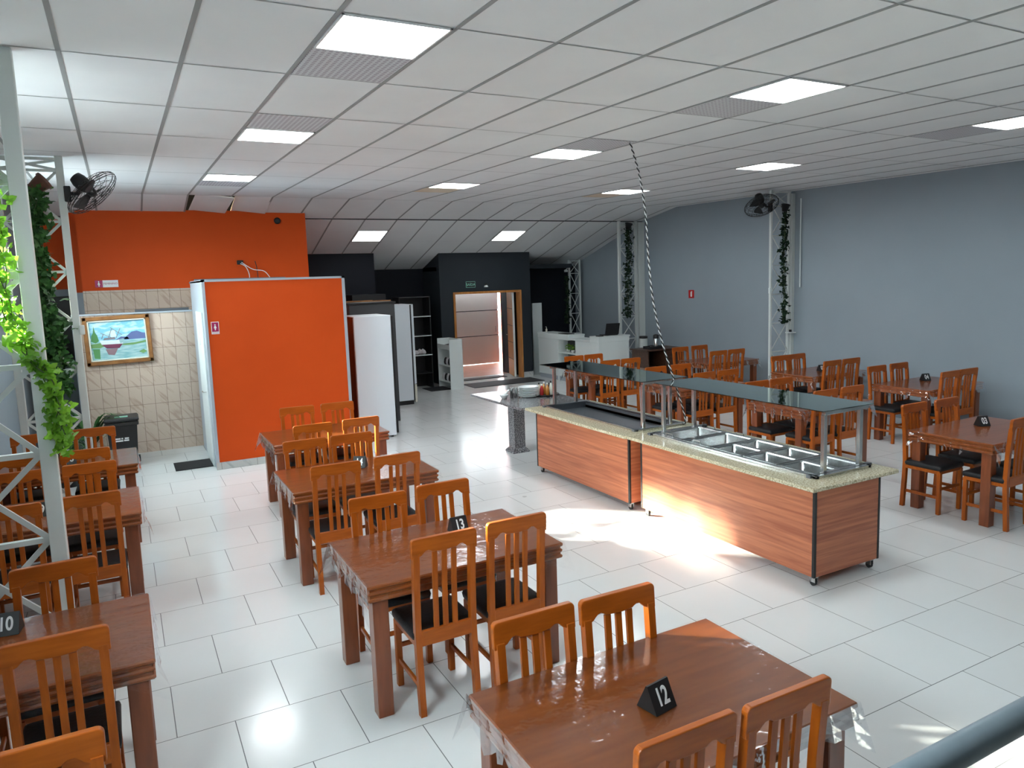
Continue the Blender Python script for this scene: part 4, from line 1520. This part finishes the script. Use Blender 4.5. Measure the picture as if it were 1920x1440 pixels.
# white open stand near the door
t = thing('display_stand', 'white open stand with tray top, in front of the exit door', 'stand', (6.385, 15.25, 0))
MB().rbox(-.155, .155, -.35, -.33, .0, 1.10, .003).build('side_panel', 'white', t)
MB().rbox(-.155, .155, .33, .35, .0, 1.10, .003).build('side_panel', 'white', t)
MB().rbox(.135, .155, -.33, .33, .0, 1.10, .003).build('back_panel', 'white', t)
for z, nm in ((.14, 'shelf_board'), (.50, 'shelf_board'), (.93, 'tray_bottom')):
    MB().rbox(-.15, .135, -.33, .33, z, z + .02, .002).build(nm, 'white', t)
MB().rbox(-.155, -.14, -.33, .33, .88, .98, .002).build('tray_lip', 'white', t)
for (z, n, lab) in ((.16, 5, 'lower'), (.52, 4, 'upper')):
    for k in range(n):
        o = MB().lathe([(.035, 0), (.05, .05), (.04, .12), (.015, .16), (0, .16)], n=12).build('packed_bag', 'grille' if k % 2 == 0 else 'black', None, True)
        o.location = (6.33, 15.02 + k * .115, z + .001)
        tag(o, '%s rounded bag on the %s shelf of the white stand, %s from its near panel' % ('pale' if k % 2 == 0 else 'dark', lab, ('first', 'second', 'third', 'fourth', 'fifth')[k]), 'bag', 'small bags on the white stand')
o = MB().rbox(-.11, .11, -.14, .14, 0, .012, .002).build('folder', 'blackboard')
o.location = (6.40, 15.3, .952)
o.rotation_euler = (.0, -.1, .3)
tag(o, 'grey folder lying in the tray of the white stand', 'folder')

# white desk
t = thing('reception_desk', 'white reception desk with raised ends and an open niche', 'desk', (9.05, 14.3, 0))


def DB(x0, x1, y0, y1, z0, z1, nm, m='white', r=.004):
    return MB().rbox(x0 - 9.05, x1 - 9.05, y0 - 14.3, y1 - 14.3, z0, z1, r).build(nm, m, t)


DB(8.83, 9.25, 14.68, 15.55, .10, 1.04, 'end_cabinet')
DB(8.815, 9.27, 14.17, 15.57, 1.04, 1.075, 'raised_top')
DB(8.822, 9.26, 14.17, 15.56, .95, 1.04, 'raised_fascia')
DB(8.83, 9.25, 14.64, 14.68, .0, .95, 'divider_panel')
DB(8.83, 9.25, 13.28, 13.90, .0, .965, 'front_panel')
DB(8.815, 9.27, 13.28, 14.17, .965, 1.0, 'lower_top')
DB(8.84, 9.25, 13.90, 14.66, .64, .665, 'niche_shelf')
DB(8.84, 9.25, 13.90, 14.66, .10, .13, 'niche_bottom')
DB(9.10, 9.12, 13.90, 14.66, .13, .965, 'niche_back', 'blackboard')
DB(8.85, 9.24, 13.28, 15.53, .0, .10, 'plinth', 'trim')
DB(8.83, 9.62, 12.98, 13.28, .0, 1.02, 'counter_block')
DB(8.815, 9.645, 12.96, 13.30, 1.06, 1.095, 'counter_top')
DB(8.822, 9.63, 12.97, 13.29, .97, 1.06, 'counter_fascia')
DB(8.83, 8.85, 12.97, 12.98, .0, .97, 'corner_strip')
DB(9.60, 9.62, 12.97, 12.98, .0, .97, 'corner_strip')
for (x, y, s, lab) in ((8.93, 14.15, 1, 'small potted green plant in the desk niche, nearer one'), (8.95, 14.38, .9, 'small potted green plant in the desk niche, further one')):
    rnd = random.Random(int(s * 10))
    q = thing('small_plant', lab, 'plant', (x, y, .666))
    MB().lathe([(.03, 0), (.045, .06), (0, .06)], n=14).build('pot', 'signwhite', q, True)
    mb = MB()
    for k in range(60):
        c = Vector((rnd.gauss(0, .045), rnd.gauss(0, .045), .11 + rnd.gauss(0, .035)))
        u = Vector((rnd.uniform(-1, 1), rnd.uniform(-1, 1), rnd.uniform(-1, 1))).normalized() * .022
        v = u.orthogonal().normalized() * .014
        mb.add([c - u, c - v, c + u, c + v], [(0, 1, 2, 3)])
    mb.build('foliage', 'leaf', q)
# laptop on the counter top
t = thing('laptop', 'open black laptop seen from behind on the white desk', 'laptop', (9.27, 13.14, 1.096), 0)
MB().rbox(-.17, .17, -.02, .2, 0, .018, .004).build('keyboard_base', 'black', t)
o = MB().rbox(-.18, .19, -.008, .008, 0, .245, .004).build('screen_lid', 'black', t)
o.location = (0, -.02, .018)
o.rotation_euler = (.18, .02, .06)
o = MB().rbox(-.07, .07, -.05, .05, 0, .018, .004).build('card_reader', 'black')
o.location = (8.93, 13.08, 1.096)
tag(o, 'small flat black device beside the laptop on the desk', 'device')
o = MB().rbox(-.09, .11, -.2, .2, 0, .012, .003).build('folder', 'black')
o.location = (9.0, 14.55, 1.076)
tag(o, 'thin black folder on the raised end of the white desk', 'folder')
t = thing('gel_bottle', 'small clear bottle standing at the end of the white desk', 'bottle', (8.95, 15.35, 1.076))
MB().lathe([(.022, 0), (.024, .07), (.008, .09), (.008, .11), (0, .11)], n=12).build('bottle_body', 'pale', t, True)
MB().tube([(0, 0, .11), (0, 0, .13), (-.03, 0, .13)], .005, 6).build('pump', 'white', t)
o = MB().rbox(8.93, 9.20, 15.98, 16.02, 0, 1.76, .004).build('white_panel', 'white')
tag(o, 'tall narrow white panel standing behind the desk against the black wall', 'panel')

# coffee cabinet
t = thing('coffee_cabinet', 'dark brown open cabinet with the coffee tray on top, by grey wall', 'cabinet', (10.07, 12.58, 0))
MB().rbox(-.50, .50, -.30, .30, .775, .80, .003).build('top_board', 'darkwood', t)
for x in (-.46, .0, .44):
    MB().box(x, x + .02, -.28, .28, 0, .775).build('side_panel', 'darkwood', t)
MB().box(-.44, .44, .26, .28, .05, .775).build('back_board', 'black', t)
MB().box(-.44, .44, -.26, .26, .38, .40).build('shelf_board', 'darkwood', t)
MB().box(.02, .44, -.29, -.27, .05, .76).build('door', 'darkwood', t)
t = thing('coffee_tray', 'black tray under the coffee flask', 'tray', (9.93, 12.52, .801))
MB().rbox(-.19, .19, -.12, .12, 0, .008, .002).build('base', 'black', t)
MB().box(-.19, .19, -.12, -.11, .008, .055).box(-.19, .19, .11, .12, .008, .055).box(-.19, -.18, -.11, .11, .008, .055).box(.18, .19, -.11, .11, .008, .055).build('rim', 'black', t)
t = thing('coffee_flask', 'steel pump flask with black lid on the coffee tray', 'flask', (9.99, 12.52, .810))
MB().lathe([(.055, 0), (.058, .02), (.058, .20), (.05, .215), (0, .215)], n=22).build('flask_body', 'steel', t, True)
MB().lathe([(.056, .20), (.062, .22), (.060, .27), (.035, .29), (0, .295)], n=22).build('lid', 'black', t, True)
MB().tube([(.04, -.03, .26), (.08, -.06, .27), (.085, -.065, .24)], .011, 8).build('spout', 'black', t, True)
o = MB().lathe([(.03, 0), (.035, .07), (.031, .07), (.027, .006), (0, .006)], n=16).build('cup', 'black', None, True)
o.location = (9.83, 12.48, .810)
tag(o, 'small black cup beside the coffee flask', 'cup')

# tall slim bin near the laptop column
t = thing('paper_dispenser', 'grey cylindrical dispenser beside the laptop column', 'dispenser', (10.30, 13.35, 0))
MB().lathe([(.09, 0), (.09, .95), (0, .95)], n=18).build('body', 'whitemetal', t, True)
MB().lathe([(.094, .95), (.094, 1.0), (0, 1.0)], n=18).build('lid', 'black', t, True)

# ------------------------------------------------------------------ wheelie bin
t = thing('wheelie_bin', 'black wheelie bin with lid against the veined tiles', 'bin', (-.105, 11.42, 0), 0)
mb = MB()
a, b = (.155, .17), (.205, .22)
mb.add([(-a[0], -a[1], .03), (a[0], -a[1], .03), (a[0], a[1], .03), (-a[0], a[1], .03), (-b[0] + .02, -b[1] + .02, .62), (b[0] - .02, -b[1] + .02, .62), (b[0] - .02, b[1] - .02, .62), (-b[0] + .02, b[1] - .02, .62)],
       [(0, 3, 2, 1), (4, 5, 6, 7), (0, 1, 5, 4), (1, 2, 6, 5), (2, 3, 7, 6), (3, 0, 4, 7)])
mb.rbox(-b[0], b[0], -b[1], b[1], .58, .63, .01)
mb.build('body', 'black', t)
MB().rbox(-b[0] - .005, b[0] + .005, -b[1] - .005, b[1], .63, .685, .018).build('lid', 'black', t)
MB().rbox(-.08, .08, -.12, -.02, .685, .692, .003).build('lid_sticker', 'signgreen', t)
for s in (-1, 1):
    MB().tube([(s * .15, .15, .05), (s * .19, .15, .05)], .05, 14).build('wheel', 'rubber', t)
pr = MB()
for k, (x0_, x1_, z_) in enumerate(((-.09, -.03, .40), (-.02, .0, .40), (.02, .07, .40), (-.09, .0, .37), (.01, .07, .372))):
    pr.box(x0_, x1_, -.196, -.19, z_, z_ + .018)
pr.build('print', 'signwhite', t)

# ------------------------------------------------------------------ mats and a threshold shadow strip
for (x0_, x1_, y0_, y1_, lab, rz) in ((.47, .95, 10.60, 11.10, 'small black doormat at the foot of the orange partition', 0),
                                  (6.75, 8.55, 14.80, 15.52, 'wide black doormat inside the exit door', 0),
                                  (5.80, 6.30, 14.98, 15.55, 'black mat beside the white open stand', 0),
                                  (6.85, 8.20, 16.02, 16.35, 'narrow dark strip put in for the threshold shadow beyond the open door', 0)):  # last one is a dark strip painting the threshold shadow
    o = MB().rbox(x0_, x1_, y0_, y1_, .0015, .011, .003).build('doormat', 'mat')
    tag(o, lab, 'doormat')

# ------------------------------------------------------------------ picture
t = thing('framed_painting', 'framed painting of a beached boat hanging on the veined tiles', 'painting', (-.045, 12.13, 1.69))
t.rotation_euler = (0, -.02, 0)
w, h = .425, .345
f = MB()
for (a0, a1, c0, c1) in ((-w, w, h - .055, h), (-w, w, -h, -h + .055), (-w, -w + .055, -h, h), (w - .055, w, -h, h)):
    f.rbox(a0, a1, -.03, .028, c0, c1, .008)
f.build('frame', 'frame', t)
f = MB()
W2, H2 = w - .055, h - .055
for (a0, a1, c0, c1) in ((-W2, W2, H2 - .02, H2), (-W2, W2, -H2, -H2 + .02), (-W2, -W2 + .02, -H2, H2), (W2 - .02, W2, -H2, H2)):
    f.rbox(a0, a1, -.02, .02, c0, c1, .004)
f.build('liner', 'pale', t)
pc = [mat('paint_' + n_, c, .5) for n_, c in (('sky', (.25, .62, .75)), ('cloud', (.70, .80, .82)), ('water', (.28, .50, .52)), ('hill', (.12, .16, .35)), ('green', (.08, .25, .08)), ('hull', (.72, .78, .78)), ('keel', (.16, .03, .07)), ('mast', (.25, .22, .25)), ('bank', (.15, .30, .10)), ('reflection', (.28, .18, .20)))]
noise_col(pc[0], (.22, .58, .74), (.60, .80, .84), (1, 1, 3), 6, 4, .45, .6)
noise_col(pc[2], (.20, .42, .45), (.42, .60, .60), (1, 1, 6), 7)
cv = MB()


def poly(pts, mi, d):
    s_x, s_z = W2 - .02, H2 - .02
    cv.add([(x * s_x, .012 - d * .0004, z * s_z) for x, z in pts], [tuple(range(len(pts)))], mi)


poly([(-1, -1), (1, -1), (1, 1), (-1, 1)], 0, 0)
poly([(-1, -1), (1, -1), (1, -.05), (-1, -.05)], 2, 1)
poly([(.1, -.02), (.25, .1), (.5, .38), (.7, .42), (.9, .3), (1, .28), (1, -.02)], 3, 2)
poly([(-.1, .0), (.1, .16), (.35, .12), (.4, .0)], 3, 2)
poly([(.15, -.22), (.6, -.2), (1, -.12), (1, -.22), (.5, -.32), (.1, -.3)], 8, 3)
poly([(-1, -.15), (-.6, -.1), (-.5, -.3), (-.7, -.38), (-1, -.35)], 8, 3)
poly([(-.98, .0), (-.95, .3), (-.88, .45), (-.84, .8), (-.8, .45), (-.74, .3), (-.70, .0), (-.82, -.1)], 4, 4)
poly([(-.68, .02), (-.15, -.02), (.18, .05), (.14, -.22), (.0, -.40), (-.45, -.38), (-.62, -.2)], 5, 5)
poly([(-.62, -.2), (.14, -.22), (.0, -.44), (-.45, -.42)], 6, 6)
poly([(.02, .02), (.22, .04), (.18, -.15), (.05, -.2)], 2, 6)
poly([(-.55, .03), (-.1, .04), (-.12, .16), (-.5, .14)], 7, 6)
for (x0_, z0_, x1_, z1_) in ((-.62, .42, -.25, .15), (-.25, .68, .15, .25), (-.38, .05, -.2, .62), (-.08, .1, .1, .6), (-.6, .1, -.52, .35)):
    dx, dz = (x1_ - x0_), (z1_ - z0_)
    l_ = math.hypot(dx, dz)
    nx, nz = -dz / l_ * .012, dx / l_ * .012
    poly([(x0_ - nx, z0_ - nz), (x1_ - nx, z1_ - nz), (x1_ + nx, z1_ + nz), (x0_ + nx, z0_ + nz)], 7, 7)
poly([(-.5, -.45), (-.05, -.45), (-.2, -.8), (-.42, -.75)], 9, 4)
poly([(-.25, .5), (-.1, .55), (-.05, .2), (-.28, .15)], 1, 3)
poly([(.7, -.7), (.88, -.6), (1, -.72), (.85, -.82)], 8, 3)
poly([(-.95, -.4), (-.7, -.42), (-.72, -.95), (-.92, -.9)], 4, 2)
cv.build('canvas', pc, t)

# ------------------------------------------------------------------ signs
def person_sign(t, x, z, s, y, m='signwhite'):
    mb = MB()
    mb.prism([(x + .16 * s * math.cos(2 * math.pi * k / 14), z + .62 * s + .16 * s * math.sin(2 * math.pi * k / 14)) for k in range(14)], 'y', y, y + .002)
    mb.prism([(x - .12 * s, z + .42 * s), (x + .12 * s, z + .42 * s), (x + .34 * s, z - .25 * s), (x + .14 * s, z - .25 * s), (x + .12 * s, z - .75 * s), (x - .12 * s, z - .75 * s), (x - .14 * s, z - .25 * s), (x - .34 * s, z - .25 * s)], 'y', y, y + .002)
    fix_normals(mb.build('pictogram', m, t))


t = thing('washroom_sign', 'white and magenta washroom sign on the upper tiles', 'sign', (-.134, 13.44, 2.505))
MB().rbox(-.16, .16, 0, .008, -.055, .055, .001).build('plate', 'signwhite', t)
MB().rbox(-.16, -.055, -.003, 0, -.055, .055, .001).build('symbol_field', 'magenta', t)
person_sign(t, -.108, 0, .055, -.006)
text('FEMININO', .042, (.052, -.001, 0), (R(90), 0, 0), 'magenta', t, sx=1, name='lettering')
t = thing('washroom_sign', 'small magenta sign with a white figure on the orange partition', 'sign', (1.072, PYa - .004, 1.868))
MB().rbox(-.048, .048, -.002, .003, -.08, .08, .001).build('plate', 'signwhite', t)
MB().rbox(-.04, .04, -.004, -.002, -.048, .072, .0005).build('symbol_field', 'magenta', t)
person_sign(t, 0, .010, .052, -.006)
text('FEMININO', .016, (0, -.0024, -.064), (R(90), 0, 0), 'magenta', t, name='lettering')
t = thing('extinguisher_sign', 'small red fire extinguisher sign on the grey wall', 'sign', (XR - .006, 12.12, 1.93))
MB().rbox(0, .005, -.085, .085, -.085, .085, .001).build('plate', 'red', t)
mb = MB().rbox(-.002, 0, -.024, .024, -.055, .045, .001).rbox(-.002, 0, -.035, .008, .045, .06, .001)
mb.build('pictogram', 'signwhite', t)
t = thing('exit_sign', 'small black exit sign with green lettering SAIDA above the door', 'sign', (7.138, 15.640, 2.274))
MB().rbox(-.118, .118, 0, .006, -.07, .07, .001).build('plate', 'signgreen', t)
MB().rbox(-.11, .11, -.002, 0, -.062, .062, .0005).build('field', 'black', t)
text('SA\u00cdDA', .082, (0, -.003, -.004), (R(90), 0, 0), 'signgreen', t, name='lettering', bold=.001)
t = thing('door_lamp', 'small round white lamp above the exit door frame', 'lamp', (7.53, 15.645, 2.20))
MB().lathe([(.05, 0), (.05, .02), (.03, .045), (0, .05)], n=18).build('shade', 'white', t, True)
MB().rbox(-.03, .03, -.02, .004, .02, .10, .004).build('bracket', 'black', t)
# vent on the orange wall, wiring above the partition
o = MB().lathe([(.055, 0), (.055, .02), (.03, .03), (0, .03)], n=18).build('round_vent', 'black', None, True)
o.rotation_euler = (R(90), 0, 0)
o.location = (2.53, 13.458, 3.50)
tag(o, 'round black vent near the top of the orange wall', 'vent')
t = thing('junction_box', 'open black junction box with loose wires above the orange partition', 'junction box', (1.87, 13.44, 2.80))
MB().rbox(-.05, .05, -.02, .018, -.035, .035, .006).build('box', 'black', t)
for k, (pp) in enumerate(([(.0, -.02, -.02), (.08, -.06, -.08), (.12, -.10, -.22), (.10, -.12, -.36)], [(.02, -.02, 0), (.18, -.1, -.12), (.36, -.14, -.16), (.46, -.16, -.3)], [(.24, -.01, .02), (.26, -.02, -.1), (.27, -.03, -.3)])):
    MB().tube(smooth_path(pp, 6), .007, 6).build('wire', 'cordwhite' if k < 2 else 'black', t, True)
# metal bars lying on top of the partition and the half wall
o = MB().rbox(1.0, 2.3, 11.9, 11.94, PZ + .001, PZ + .03, .004).build('metal_bar', 'darksteel')
tag(o, 'dark metal bar lying along the top of the orange partition', 'bar')
o = MB().rbox(.20, .92, 12.20, 12.26, 2.073, 2.11, .004).build('metal_bar', 'darksteel')
tag(o, 'grey metal channel lying on top of the half-height tiled wall', 'bar')
# security camera on the furthest column
t = thing('security_camera', 'small white dome camera on the furthest column', 'camera', (10.02, 16.12, 2.50))
MB().lathe([(.045, 0), (.05, .04), (.03, .06), (0, .06)], n=16).build('housing', 'white', t, True)
MB().tube([(0, 0, .06), (.06, .04, .09), (.14, .08, .09)], .01, 6).build('arm', 'white', t)

# ------------------------------------------------------------------ handrail at the landing
t = thing('handrail', 'dark slate metal handrail crossing the lower corner close to the camera', 'handrail', (1.6, .66, 0))
MB().tube([(-2.6, 0, 1.585), (2.4, 0, 1.585)], .0245, 20).build('rail', 'railpaint', t, True)
for x in (-2.4, -1.3, 2.0):
    MB().tube([(x, 0, 0), (x, 0, 1.57)], .02, 12).build('post', 'railpaint', t)
